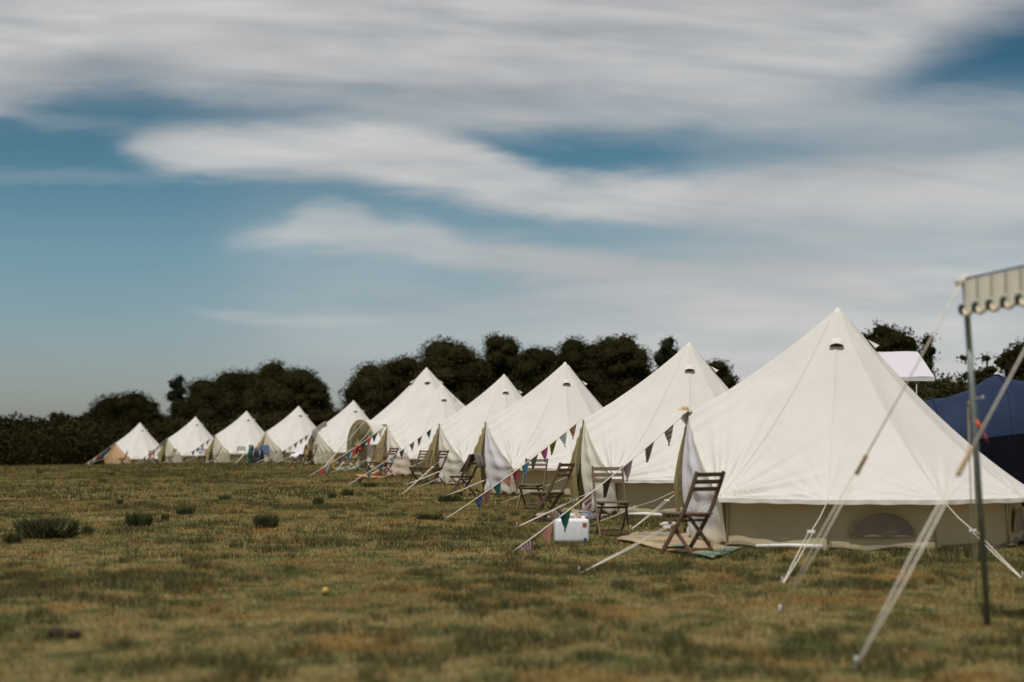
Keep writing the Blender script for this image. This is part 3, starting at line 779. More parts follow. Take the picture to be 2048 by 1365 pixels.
# ------------------------------------------------------------------ patterned cloth materials
def pattern(name, kind, c1, c2, scale=5.0, rough=.9, trans=.15):
    m_, b, out = newmat(name); t = b.n('ShaderNodeTexCoord'); s = b.n('ShaderNodeSeparateXYZ'); b.link(t.outputs['UV'], s.inputs[0])
    u, v = s.outputs[0], s.outputs[1]
    if kind == 'stripe': f = b.m('GREATER_THAN', b.m('FRACT', b.m('MULTIPLY', u, scale)), .5)
    elif kind == 'hstripe': f = b.m('GREATER_THAN', b.m('FRACT', b.m('MULTIPLY', v, scale)), .5)
    elif kind == 'dots':
        fu = b.m('SUBTRACT', b.m('FRACT', b.m('MULTIPLY', u, scale)), .5); fv = b.m('SUBTRACT', b.m('FRACT', b.m('MULTIPLY', v, scale)), .5)
        f = b.m('LESS_THAN', b.m('ADD', b.m('MULTIPLY', fu, fu), b.m('MULTIPLY', fv, fv)), .045)
    elif kind == 'check':
        f = b.m('MULTIPLY', b.m('ADD', b.m('GREATER_THAN', b.m('FRACT', b.m('MULTIPLY', u, scale)), .5), b.m('GREATER_THAN', b.m('FRACT', b.m('MULTIPLY', v, scale)), .5)), .5)
    elif kind == 'blotch': f = b.sstep(b.noise(t.outputs['UV'], scale, 3, .6, 1.0), .47, .53)
    else: f = b.m('MULTIPLY', b.noise(t.outputs['UV'], 3, 3), .5)
    c = b.mixc(f, tuple(k * .8 for k in c1), tuple(k * .85 for k in c2))
    d = b.n('ShaderNodeBsdfDiffuse'); b.link(c, d.inputs[0]); tr = b.n('ShaderNodeBsdfTranslucent'); b.link(c, tr.inputs[0])
    mx = b.n('ShaderNodeMixShader'); mx.inputs[0].default_value = trans
    b.link(d.outputs[0], mx.inputs[1]); b.link(tr.outputs[0], mx.inputs[2]); b.link(mx.outputs[0], out.inputs[0]); return m_
FM = dict(
    rust=pattern('rust_floral_cotton', 'blotch', (.22, .07, .04), (.45, .28, .18), 7), teal=pattern('teal_striped_cotton', 'stripe', (.03, .12, .18), (.62, .60, .54), 4.5),
    mustard=pattern('mustard_cotton', 'blotch', (.36, .27, .03), (.12, .09, .03), 6), pink=pattern('pink_teal_cotton', 'blotch', (.50, .05, .22), (.04, .16, .16), 3),
    sage=pattern('sage_cotton', 'plain', (.17, .22, .15), (.12, .16, .11)), blue=pattern('blue_dotted_cotton', 'dots', (.02, .16, .30), (.5, .55, .55), 7),
    reddot=pattern('red_dotted_cotton', 'dots', (.36, .02, .04), (.50, .36, .34), 7), green=pattern('green_cotton', 'plain', (.02, .10, .07), (.04, .16, .12)),
    gingham=pattern('red_gingham', 'check', (.62, .48, .46), (.40, .03, .06), 5), navy=pattern('navy_cotton', 'blotch', (.03, .05, .09), (.10, .16, .20), 6),
    grey=pattern('grey_ticking', 'stripe', (.10, .09, .07), (.30, .27, .22), 6), brown=pattern('brown_striped_cotton', 'hstripe', (.12, .06, .05), (.34, .27, .22), 4),
    plum=pattern('plum_striped_cotton', 'stripe', (.15, .05, .07), (.40, .33, .33), 4), olive=pattern('dark_olive_cotton', 'plain', (.07, .065, .045), (.10, .09, .06)),
    cream=pattern('cream_cotton', 'plain', (.62, .57, .50), (.5, .44, .38)), orange=pattern('orange_cotton', 'blotch', (.36, .15, .03), (.45, .30, .08), 4),
    mauve=pattern('mauve_cotton', 'plain', (.18, .13, .15), (.14, .10, .12)), salmon=pattern('salmon_cotton', 'plain', (.48, .22, .17), (.4, .18, .14)),
    sky=pattern('sky_blue_cotton', 'plain', (.03, .17, .22), (.04, .14, .18)))
def bunting(a, b, flags, size, label, sag=.10, rad=.005):
    """a string from a to b with triangular pennants (fraction, colour key, twist)"""
    a = Vector(a); b = Vector(b); root = empty('bunting', b, label=label, cat='bunting', group='bunting strung from the tent peaks')
    def at(t): return a.lerp(b, t) - Vector((0, 0, sag * 4 * t * (1 - t))) - b
    m = MB(); m.tube([at(k / 16) for k in range(17)], rad, 5); m.build('string', M['rope'], root, True)
    L = (b - a).length
    for (t, key, tw) in flags:
        t0 = t - size / 2 / L; t1 = t + size / 2 / L; p0, p1 = at(t0), at(t1)
        dr = (p1 - p0).normalized(); hd = Vector((dr.x, dr.y, 0)).normalized(); perp = Vector((-hd.y, hd.x, 0))
        down = (Vector((0, 0, -1)) + perp * math.sin(tw) * .5 + hd * .12 * math.cos(3 * tw)).normalized(); hgt = size * 1.12
        m = MB(); n = 6
        def fn(u, v):
            w_ = 1 - v * .985; p = p0.lerp(p1, .5 + (u - .5) * w_)
            # top edge follows the string; the tip hangs straight down
            tip = (p0 + p1) / 2 + down * hgt
            q = p0.lerp(p1, u).lerp(tip, v); return q + perp * (.09 * size * math.sin(3.1 * v + 4 * u + tw * 2) * (v + .1))
        m.grid(fn, 6, 8); m.build('flag', FM[key], root, True)
        m = None
    return root
def peak(i): return tl(TENTS[i], PK + Vector((.04, 0, .0)))
def flags_at(a, b, lst):
    """convert photo columns into fractions along the projected string"""
    out = []
    a = Vector(a); b = Vector(b)
    for (px, key, tw) in lst:
        lo, hi = 0.0, 1.0
        for _ in range(30):
            mid = (lo + hi) / 2; p = a.lerp(b, mid); q = 1024 + F * p.x / p.y
            if (q > px) == (1024 + F * a.x / a.y > 1024 + F * b.x / b.y): lo = mid
            else: hi = mid
        out.append((lo, key, tw))
    return out
def bunt(i, peg, lst, size, label, sag=.08, rad=.005):
    a = peak(i); b = Vector(peg); bunting(a, b, flags_at(a, b, lst), size, label, sag, rad)
bunt(0, GP(1022, 1107), [(1383, 'cream', .6), (1338, 'brown', .2), (1300, 'grey', -.3), (1256, 'plum', .1), (1216, 'olive', -.5), (1172, 'brown', 1.2), (1132, 'green', .1), (1092, 'salmon', .5), (1052, 'plum', .8)], .21,
     'bunting of brown, grey and plum pennants from the nearest tent', .05, .007)
bunt(1, GP(888, 1040), [(1146, 'rust', .2), (1126, 'teal', .5), (1107, 'mustard', -.2), (1089, 'pink', .3), (1070, 'sage', -.4), (1051, 'blue', .2), (1033, 'reddot', 0), (1013, 'rust', .9), (994, 'green', .5), (976, 'gingham', -.4), (957, 'navy', .4)], .21,
     'brightest bunting, with pink, blue and red dotted pennants', .06, .007)
bunt(3, GD(693, 37.5), [(858, 'green', .2), (840, 'grey', -.2), (824, 'brown', .3), (804, 'navy', .1), (784, 'teal', .5), (760, 'navy', .9), (738, 'sage', .4), (722, 'mauve', -.3)], .22,
     'bunting of dark green, striped and mauve pennants from the fourth tent', .06, .008)
bunt(4, GD(618, 46.0), [(762, 'cream', .2), (750, 'green', .1), (738, 'reddot', .4), (728, 'green', -.3), (708, 'reddot', .5), (698, 'sky', .2), (682, 'mauve', -.2), (668, 'orange', .3), (655, 'teal', 0), (644, 'reddot', .5)], .26,
     'bunting with red, turquoise and orange pennants from the fifth tent', .06, .010)
bunt(5, GD(520, 66.5), [(613, 'sage', .2), (603, 'brown', .3), (592, 'brown', -.2), (581, 'cream', .2), (568, 'olive', .5), (551, 'cream', .1)], .26, 'bunting of pale and brown pennants below the grey towel', .05, .010)
bunt(7, GD(346, 82), [(416, 'brown', .2), (405, 'rust', .3), (396, 'brown', -.2), (387, 'navy', .3), (370, 'olive', .4)], .30, 'bunting of dark pennants above the striped towels', .05, .010)
bunt(8, GD(268, 91), [(329, 'navy', .2), (325, 'grey', .5), (321, 'brown', 0), (315, 'brown', .2), (308, 'navy', .3), (300, 'brown', -.2), (290, 'green', .3)], .30, 'bunting of small dark pennants from the second tent from the far end', .05, .010)
bunt(9, GD(158, 99), [(224, 'salmon', .3), (219, 'olive', .1), (214, 'navy', .4), (209, 'sky', .2), (204, 'sky', .5), (199, 'reddot', .2), (194, 'rust', .4), (189, 'cream', .2), (184, 'rust', .4), (178, 'cream', .1), (173, 'sage', .1)], .32,
     'bunting of red and blue pennants from the orange-doored tent', .05, .012)
# plain door ropes of the third, seventh tents
for i, peg in ((2, GD(800, 31.8)), (6, GD(470, 73.5))):
    rope_part(TENTS[i]['root'], peak(i), peg, .62, .006 if i == 2 else .011)

# ------------------------------------------------------------------ cloths over chairs and peaks
def drape(ch, wid, front, back, mat, name, label, cat, z=.93, x=-.345, seed=0, skew=0.0, yc=0.0):
    """cloth over a chair back: hangs down inside over the backrest and down behind"""
    o = empty(name + '_tmp', (0, 0, 0)); bpy.data.objects.remove(o)
    c, s = math.cos(ch.rotation_euler.z), math.sin(ch.rotation_euler.z); L = front + back
    def fn(u, v):
        yv = (u - .5) * wid + yc; d_ = v * L - back; k = .5 + .5 * math.sin(seed + u * 9)
        fo = .02 * math.sin(u * 17 + seed) + .012 * math.sin(u * 41 + seed * 2)
        yv += skew * d_ + .02 * math.sin(v * 7 + seed)
        if d_ < 0: xx = x - .03 - .05 * min(1, -d_ / .2) + fo - d_ * -.0; zz = z + .02 + d_ * (.92 + .1 * k)
        else:
            dd = d_ * (.92 + .12 * k)
            if dd < .48: xx = x + .03 + dd * .42 + fo * min(1, dd * 6) + .03; zz = z + .02 - dd * .92
            else: xx = x + .03 + .2 + (dd - .48) * .95 + .05; zz = .50 - max(0, dd - .48 - .28) * .9 + fo * .3; xx = min(xx, .30)
        return (xx, yv, max(zz, .03))
    m = MB(); m.grid(fn, 22, 22); ob = m.build(name, mat, None, True)
    ob.location = ch.location; ob.rotation_euler = ch.rotation_euler; tag(ob, label, cat); 
    sm = ob.modifiers.new('thickness', 'SOLIDIFY'); sm.thickness = .012
    return ob
M['towel_grey'] = canvas('grey_towel_cloth', (.22, .20, .18), .05, .2)
M['towel_white'] = canvas('white_blanket_cloth', (.72, .69, .72), .1, .08)
M['towel_red'] = pattern('red_cloth', 'dots', (.42, .02, .03), (.5, .35, .30), 4)
M['towel_stripe'] = pattern('striped_beach_towel', 'hstripe', (.05, .28, .30), (.75, .70, .68), 5)
M['towel_stripe2'] = pattern('pink_striped_beach_towel', 'hstripe', (.60, .20, .20), (.75, .72, .70), 4)
M['redwhite'] = pattern('red_white_cloth', 'blotch', (.55, .08, .08), (.75, .70, .68), 3)
drape(CH[5], .36, .42, .30, M['towel_grey'], 'towel', 'grey towel slung over the back of a chair', 'towel', seed=1, skew=.25)
drape(CH[12], .46, .95, .25, M['towel_white'], 'blanket', 'white blanket covering a chair', 'blanket', seed=2)
drape(CH[10], .34, .38, .22, M['towel_red'], 'cloth', 'red cloth over a dark chair by the arched porch', 'cloth', seed=3)
drape(CH[15], .26, .85, .10, M['towel_stripe'], 'towel', 'turquoise and white striped towel, the farther left of the two on one chair', 'towel', seed=4, yc=-.16)
drape(CH[15], .24, .80, .10, M['towel_stripe2'], 'towel', 'pink and white striped towel, the right one of the two on one chair', 'towel', seed=5, yc=.15)
drape(CH[17], .30, .80, .10, M['redwhite'], 'cloth', 'red and white cloth hanging over a far chair', 'cloth', seed=6, z=.86, x=-.31)
M['denim'] = canvas('blue_jacket_cloth', (.09, .13, .22), .03, .2); M['black_cloth'] = simple('black_nylon', (.018, .02, .03), .6, .3, 6, 0, .4)
drape(CH[19], .44, .60, .5, M['denim'], 'jacket', 'blue jacket draped over a chair next to the rucksack', 'jacket', seed=8)
def lump(name, c, size, mat, label, cat, seed=0, n=20, rot=0, parts=None):
    m = MB()
    def fn(u, v):
        a = 2 * math.pi * u; b_ = math.pi * (v - .5); r = 1 + .12 * math.sin(3 * a + seed) * math.cos(b_) + .08 * math.sin(7 * a + 5 * v * 3 + seed)
        e = .6
        cx = math.copysign(abs(math.cos(a)) ** e, math.cos(a)); cy = math.copysign(abs(math.sin(a)) ** e, math.sin(a))
        return (size[0] / 2 * cx * abs(math.cos(b_)) ** .6 * r, size[1] / 2 * cy * abs(math.cos(b_)) ** .6 * r, size[2] / 2 * (1 + math.copysign(abs(math.sin(b_)) ** .8, math.sin(b_))))
    root = empty(name, c, rot, label=label, cat=cat)
    m.grid(fn, n, 12); m.build('body', mat, root, True); return root
rk = lump('rucksack', GD(515, 74.0), (.62, .42, .80), M['black_cloth'], 'big black rucksack standing in front of a tent door', 'rucksack', 2)
m = MB()
for s in (1, -1): m.tube([(s * .14, -.19, .70), (s * .17, -.27, .5), (s * .14, -.24, .22)], .028, 5)
m.build('strap', simple('grey_strap', (.25, .26, .28), .7), rk, True)
m = MB(); m.grid(lambda u, v: ((u - .5) * .4, -.26 + .03 * math.sin(v * 3), .15 + v * .3), 6, 6); m.build('pocket', M['black_cloth'], rk, True)
def roll(name, c, h, r, mat, label, cat, lean=.08):
    m = MB(); n = 12; rings = []
    pts = [(lean * k / n * h, 0, h * k / n) for k in range(n + 1)]
    m.tube(pts, [r * (.85 + .15 * math.sin(k * 1.3) + (.25 if 3 < k < 10 else 0)) for k in range(n + 1)], 12)
    ob = m.build(name, mat, None, True); ob.location = c; tag(ob, label, cat); return ob
g1 = roll('folded_camp_chair', GD(500, 75.5), .98, .14, simple('green_nylon', (.01, .07, .045), .6), 'dark green camp chair folded in its bag, standing upright', 'camp chair')

# grey towel over the sixth tent peak
def peak_towel():
    t = TENTS[5]; root_m = t['root'].matrix_world
    def fn(u, v):
        s = (u - .5) * 2; dd = abs(s)
        x = PK.x - .55 + v * .75; y = s * .34
        ridge = H0 - (H0 - PK.z) * (x / PK.x * 1.0)
        drop = dd ** 1.3 * (.75 + .25 * math.sin(v * 9)) * (1.2 if s > 0 else .8)
        z = max(.5, min(ridge, 1.98) + .05 - drop * .95) + .02 * math.sin(u * 26)
        return root_m @ Vector((x + .05 * math.sin(u * 13), y + .06 * math.sin(v * 11) * dd, z)) - tl(t, PK)
    m = MB(); m.grid(fn, 22, 16); ob = m.build('towel', M['towel_grey'], None, True); ob.location = tl(t, PK)
    tag(ob, 'crumpled grey towel thrown over a tent door peak', 'towel')
    sm = ob.modifiers.new('thickness', 'SOLIDIFY'); sm.thickness = .02
peak_towel()
# straw hat on the nearest door peak
def hat():
    o = empty('straw_hat', peak(0) + Vector((.0, 0, .05)), 0, label='small straw sun hat hung on the nearest tent door peak', cat='hat')
    s = simple('straw', (.50, .38, .23), .8, .15, 60)
    m = MB(); m.lathe([(.10, -.008), (.095, .0), (.05, .004), (.048, .01)], 20); m.build('brim', s, o, True)
    m = MB(); m.lathe([(.05, .0), (.048, .03), (.038, .045), (.001, .048)], 20); m.build('crown', s, o, True)
    o.rotation_euler = (R(8), R(6), 0)
hat()

# ------------------------------------------------------------------ mats
def rug_mat(name, cols, scale=9):
    m_, b, out = newmat(name); t = b.n('ShaderNodeTexCoord')
    v = b.n('ShaderNodeTexVoronoi'); v.inputs['Scale'].default_value = scale; b.link(t.outputs['Object'], v.inputs['Vector'])
    sp_ = b.n('ShaderNodeSeparateColor'); b.link(v.outputs['Color'], sp_.inputs[0])
    stops = [(i / len(cols), c) for i, c in enumerate(cols)]
    c = b.ramp(sp_.outputs[0], stops, 'CONSTANT')
    n_ = b.noise(t.outputs['Object'], 40, 3); c = b.mixc(b.lin(n_, .3, .7, 0, .35), c, (.30, .22, .14))
    p = pbsdf(b, c, .95, 0, .1); bump(b, p, n_, .3, .01); b.link(p.outputs[0], out.inputs[0]); return m_
def rug(corners, cols, label, scale=9):
    """corners: four ground points given in photo pixels"""
    pts = [GP(*q) for q in corners]; c = sum(pts, Vector()) / 4
    def fn(u, v):
        p = pts[0].lerp(pts[1], u).lerp(pts[3].lerp(pts[2], u), v)
        return Vector((p.x, p.y, G(p.x, p.y) + .035 + .012 * math.sin(u * 9 + v * 4) + .010 * math.sin(v * 13))) - c
    m = MB(); m.grid(fn, 26, 14); o = m.build('mat', rug_mat('patterned_rug', cols, scale), None, True); o.location = c
    sm = o.modifiers.new('thickness', 'SOLIDIFY'); sm.thickness = .012; tag(o, label, 'mat')
PALE, ORG, TEAL, PINK, BLUE = (.34, .28, .19), (.36, .22, .12), (.06, .20, .16), (.34, .19, .16), (.05, .12, .24)
rug([(1232, 1084), (1425, 1122), (1500, 1092), (1292, 1066)], [PALE, ORG, PALE, TEAL, PALE, PINK, (.42, .34, .16)], 'patterned mat in pale yellow, orange and teal under the nearest chair', 4.5)
rug([(1060, 1036), (1140, 1052), (1215, 1034), (1130, 1020)], [PALE, BLUE, (.5, .38, .15), PINK, PALE, (.34, .26, .32)], 'patterned mat with blue patches behind the white water container', 5)
rug([(706, 953), (740, 959), (806, 951), (780, 946)], [(.55, .17, .05), (.62, .30, .08), (.45, .12, .06)], 'orange mat at a tent door', 4)
rug([(665, 939), (690, 943), (728, 940), (700, 936)], [(.10, .25, .2), (.5, .45, .35), (.2, .3, .2)], 'pale green mat in front of the arched porch', 4)
rug([(860, 966), (915, 972), (925, 962), (880, 957)], [PALE, (.30, .22, .2), PALE], 'pale mat at the fourth tent door', 5)

# ------------------------------------------------------------------ water container
def jerrican():
    c = GP(1143, 1086); o = empty('water_container', c, R(6), label='white plastic water container standing on the grass', cat='water container')
    wm, b, out = newmat('white_plastic'); p = pbsdf(b, (.72, .72, .76), .35, 0, .4); p.inputs['Subsurface Weight'].default_value = .2; p.inputs['Subsurface Radius'].default_value = (.05, .05, .05)
    b.link(p.outputs[0], out.inputs[0])
    W_, D_, H_ = .43, .20, .30
    me = MB(); me.box((0, 0, H_ / 2), (W_, D_, H_)); ob = me.build('body', wm, o, True); 
    bv = ob.modifiers.new('bevel', 'BEVEL'); bv.width = .045; bv.segments = 5; bv.limit_method = 'NONE'
    m = MB()
    for x in (-.10, .0, .10): m.box((x, -D_ / 2 - .002, .13), (.012, .008, .16))
    m.build('rib', wm, o, bevel=.003)
    m = MB(); m.tube([(-.13, 0, H_ - .02), (-.11, 0, H_ + .045), (.03, 0, H_ + .045), (.06, 0, H_ - .02)], .017, 8); m.build('handle', wm, o, True)
    m = MB(); m.tube([(.15, 0, H_ - .01), (.15, 0, H_ + .03)], .03, 14); m.build('cap', wm, o, True)
    m = MB(); m.tube([(.155, -D_ / 2 + .005, .045), (.155, -D_ / 2 - .025, .045)], .020, 12); m.build('tap', simple('blue_tap', (.01, .04, .16), .4), o, True)
    m = MB(); m.box((.15, -D_ / 2 - .003, .225), (.05, .004, .05)); m.build('sticker', pattern('faded_sticker', 'blotch', (.5, .12, .08), (.65, .62, .60), 5), o)
jerrican()

# ------------------------------------------------------------------ poles lying at the wall foot, odds and ends on the ground
def lying(a, b, r, label):
    a, b = GP(*a), GP(*b); c = (a + b) / 2; m = MB(); up = Vector((0, 0, r + .03))
    m.tube([a + up - c, (a + b) / 2 + up - c + Vector((0, 0, .012)), b + up - c], [r * .8, r, r * 1.15], 10)
    o = m.build('canvas_roll', M['hem'], None, True); o.location = c; tag(o, label, 'rolled canvas', 'rolled pale canvas along tent walls')
lying((1512, 1102), (1645, 1104), .024, 'long thin pale canvas roll at the foot of the nearest tent wall')
lying((1252, 1036), (1325, 1038), .028, 'pale canvas roll lying at the foot of the second tent wall')
def ball(c, r, mat, name, label, cat, sq=1.0):
    m = MB(); m.lathe([(math.sin(math.pi * k / 12) * r + 1e-4, -math.cos(math.pi * k / 12) * r * sq) for k in range(13)], 18); o = m.build(name, mat, None, True)
    o.location = c + Vector((0, 0, r * sq)); tag(o, label, cat); return o
ball(GP(651, 1190), .032, simple('yellow_rubber', (.42, .29, .07), .7), 'ball', 'small yellow ball lying in the grass', 'ball')
for k, (q, s) in enumerate((((112, 1278), .055), ((148, 1279), .045))):
    ball(GP(*q), s, simple('brown_clod', (.035, .02, .014), .95, .3, 20), 'clod', ('larger dark brown clod of earth on the grass', 'smaller dark brown clod beside the larger one')[k], 'clod', .6)
shoe = simple('pale_shoe', (.55, .47, .42), .7)
for (px, py, lab) in ((868, 963, 'pale pink shoe left under the dark chair'), (878, 961, 'pale shoe close to the chair leg at the fourth tent'), (1338, 1056, 'pale sandal on the grass by the second tent')):
    o = lump('shoe', GP(px, py), (.26, .11, .09), shoe, lab, 'shoe', px, 14, .5)
    m = MB(); m.box((0, 0, .012), (.25, .10, .02)); m.build('sole', M['ground_sheet'], o)

# ------------------------------------------------------------------ foreground awning
def awning():
    corner = P(1928, 562, 9.64); base = GP(1977, 1252); o = empty('awning', base, 0, label='fringed white awning on a steel pole at the right edge', cat='awning')
    off = base
    e1 = P(2140, 520, 8.63); e2 = Vector((e1.x + .5 , 6.6, e1.z)); 
    zc = corner.z
    cream = canvas('awning_canvas', (.88, .86, .83), .45, .02); trim = simple('gold_trim', (.62, .54, .38), .8); dark = simple('dark_grey_green_trim', (.03, .045, .037), .9)
    far = Vector((3.6, .25, 0))
    A_, B_ = corner, Vector((e1.x + .14, 7.7, zc))
    m = MB(); m.grid(lambda u, v: A_.lerp(B_, v) + far * u + Vector((0, 0, .5 * math.sin(math.pi * u) ** 3)) - off, 14, 8)
    m.build('canopy', cream, o, True)
    L = (B_ - A_).length; N = int(L / .165); dr = (B_ - A_) / N
    nrm = Vector((dr.y, -dr.x, 0)).normalized()
    if nrm.x > 0: nrm = -nrm
    m = MB(); mt = MB(); md = MB(); ml = MB()
    H_ = .235
    for k in range(N):
        p0 = A_ + dr * k; p1 = A_ + dr * (k + 1)
        def fn(u, v, q=0.0):
            dep = H_ * (.66 + .36 * math.sin(math.pi * u) ** .7); p = p0.lerp(p1, u) + Vector((0, 0, -dep * v)) + nrm * (.028 * math.sin(math.pi * u) * (v * .8 + .2) + q)
            return p - off
        m.grid(fn, 10, 6)
        mt.tube([fn(u / 12, 1.0) for u in range(13)], .015, 5)
        ml.tube([fn(0, .03, .004), fn(0, .9, .004)], .003, 4)
        pc = p0 + Vector((0, 0, -H_ * .80)) + nrm * .01 - off
        md.lathe([(.001, .035), (.026, .022), (.034, 0), (.024, -.035), (.001, -.05)], 8, c=pc)
    m.build('valance', cream, o, True); mt.build('valance_trim', trim, o, True); ml.build('valance_seam', dark, o, True); md.build('tassel', dark, o, True)
    m = MB(); m.tube([A_ + Vector((0, 0, .012)) - off, B_ + Vector((0, 0, .012)) - off], .007, 8); m.build('edge_tape', dark, o, True)
    m = MB(); top = P(1930, 566, 9.64); m.tube([Vector((0, 0, -.05)), top - off], .021, 12); pole = m.build('pole', M['steel'], o, True)
    m = MB(); q = P(1946, 797, 9.63) - off; m.tube([q, q + Vector((.06, -.02, .0))], .005, 6); m.tube([q + Vector((.05, -.02, -.008)), q + Vector((.065, -.02, .012))], .012, 8); m.build('pin', M['peg'], pole, True)
    m = MB(); b2 = GD(2150, 8.6) - off; m.tube([b2 - Vector((0, 0, .05)), P(2142, 520, 8.6) - off], .021, 12); m.build('pole', M['steel'], o, True)
    m = MB(); m.tube([A_ - off + Vector((-.05, 0, -.02)), A_ - off + Vector((.03, 0, .02))], .03, 8); m.build('corner_cap', cream, o, True)
    bpy.context.view_layer.update()
    # ropes with wooden sliders
    def rp(a, b, s_px, rad, ln):
        a = Vector(a); b = Vector(b); lo, hi = 0., 1.
        for _ in range(30):
            mid = (lo + hi) / 2; p = a.lerp(b, mid); yy_ = HOR - F * (p.z - CZ) / p.y
            if yy_ < s_px: lo = mid
            else: hi = mid
        s = a.lerp(b, lo); d = (b - a).normalized(); sd_ = d.cross(Vector((0, 1, 0))).normalized() * .013
        m = MB(); m.tube([a - off, a.lerp(s, .5) - off - Vector((0, 0, .01)), s - off], rad, 6); tw = s + d * ln
        m.tube([s - off - d * ln * .3 - sd_, s.lerp(b, .5) - sd_ * 1.5 - off, b - off - sd_ * .3], rad, 6); m.tube([tw + sd_ - off, tw.lerp(b, .5) + sd_ * 1.5 - off, b - off + sd_ * .3], rad, 6)
        r_ = m.build('guy_rope', M['rope'], o, True)
        m = MB(); dd = (d + Vector((.0, 0, 0))).normalized(); m.tube([s - dd * ln / 2 - off, s + dd * ln / 2 - off], .0165, 12); m.build('wooden_slider', M['slider_wood'], r_, True, .004)
        m = MB(); kq = s + dd * ln * .42 - off; m.lathe([(.001, -.012), (.012, 0), (.001, .012)], 8, c=kq + Vector((.014, -.01, 0))); m.build('knot', M['rope'], r_, True)
        m = MB(); m.tube([b - off + Vector((0, 0, .06)), b - off - Vector((0, 0, .08))], .010, 6); m.build('peg', M['peg'], r_, True)
    rp(P(1921, 568, 9.60), GP(1560, 1226), 930, .0052, .155)
    rp(P(2142, 522, 8.60), GP(1712, 1336), 925, .0054, .185)
    rp(P(1933, 600, 9.70), GP(1953, 1192), 822, .005, .165)
    m = MB(); s0 = P(1952, 842, 9.5) - off; s1 = P(1966, 862, 9.5) - off; m.tube([s0, s1], .012, 8); m.tube([s1, P(1976, 885, 9.5) - off], .004, 5)
    m.build('cord_toggle', simple('orange_toggle', (.60, .10, .03), .5), o, True)
awning()

# ------------------------------------------------------------------ blue tent, white gazebo behind the nearest tent
def blue_tent():
    c = GD(2010, 29.0); o = empty('family_tent', c, R(-8), label='big navy blue family tent behind the nearest bell tent', cat='tent')
    nav, b, out = newmat('navy_nylon'); t = b.n('ShaderNodeTexCoord'); n_ = b.noise(t.outputs['Object'], 2.2, 4, .6, .8)
    cc = b.mixc(b.lin(n_, .3, .7), (.007, .016, .045), (.011, .024, .064)); p = pbsdf(b, cc, .75, 0, .25); bump(b, p, n_, .2, .06); b.link(p.outputs[0], out.inputs[0])
    hoops = [(-2.7, 1.2, 1.75), (-1.5, 1.5, 2.1), (-.2, 1.8, 2.58), (1.1, 1.9, 2.5), (2.4, 1.6, 2.1), (3.0, .9, 1.2)]
    xs = np.array([h[0] for h in hoops])
    def fn(u, v):
        x = xs[0] + (xs[-1] - xs[0]) * u; w = float(np.interp(x, xs, [h[1] for h in hoops])); h_ = float(np.interp(x, xs, [h[2] for h in hoops]))
        near = min(abs(x - q) for q in xs); sag = .10 * min(1, near / .4) ** 1.2
        a = math.pi * v; cx = math.copysign(abs(math.cos(a)) ** .75, math.cos(a)); sz = abs(math.sin(a)) ** .7
        return (x + .02 * math.sin(v * 21), -w * cx * (1 - sag * .4), max(0, (h_ - sag) * sz) + .012 * math.sin(u * 9 + v * 5))
    m = MB(); m.grid(fn, 70, 36); m.build('flysheet', nav, o, True)
    m = MB()
    for x, w, h_ in hoops[1:5]:
        m.tube([(x, -w * math.copysign(abs(math.cos(math.pi * k / 24)) ** .75, math.cos(math.pi * k / 24)) * 1.005, h_ * abs(math.sin(math.pi * k / 24)) ** .7 + .012) for k in range(25)], .012, 6)
    m.build('hoop_pole', nav, o, True)
    m = MB(); m.grid(lambda u, v: (-1.5 + u * 4.2, -1.94 - .03 * math.sin(3 * u) + .20 * v, .05 + v * (1.1 + .25 * math.sin(math.pi * u))), 20, 8); m.build('door', simple('black_interior_shade', (.005, .006, .01), .95, .2, 8, 0, .05), o, True)  # black sheet stands in for the shaded interior behind the opening
blue_tent()
def gazebo():
    c = GD(1800, 36); o = empty('gazebo', c, R(4), label='white roofed gazebo showing above the slope of the nearest tent', cat='gazebo')
    wc = canvas('white_polyester', (.74, .70, .76), .25, .02)
    zr = P(1800, 704, 36).z - c.z; ze = P(1800, 758, 36).z - c.z
    m = MB(); m.grid(lambda u, v: (-1.7 + u * 2.16 + v * .10, -.9 * v, zr + (ze - zr) * v + .012 * math.sin(u * 9)), 16, 8)
    m.grid(lambda u, v: (-1.7 + u * 2.16 + v * .10, .9 * v, zr + (ze - zr) * v), 16, 8)
    m.build('roof', wc, o, True)
    m = MB(); m.grid(lambda u, v: (-1.6 + u * 2.16, -.9 - .01 * math.sin(u * 20), ze - v * .1), 16, 2); m.build('valance', wc, o, True)
    for x, y in ((-1.5, -.85), (.12, -.85), (-1.5, .85), (.12, .85)):
        m = MB(); m.tube([(x, y, 0), (x, y, ze + .02)], .022, 8); m.build('leg', M['steel'], o, True)
gazebo()

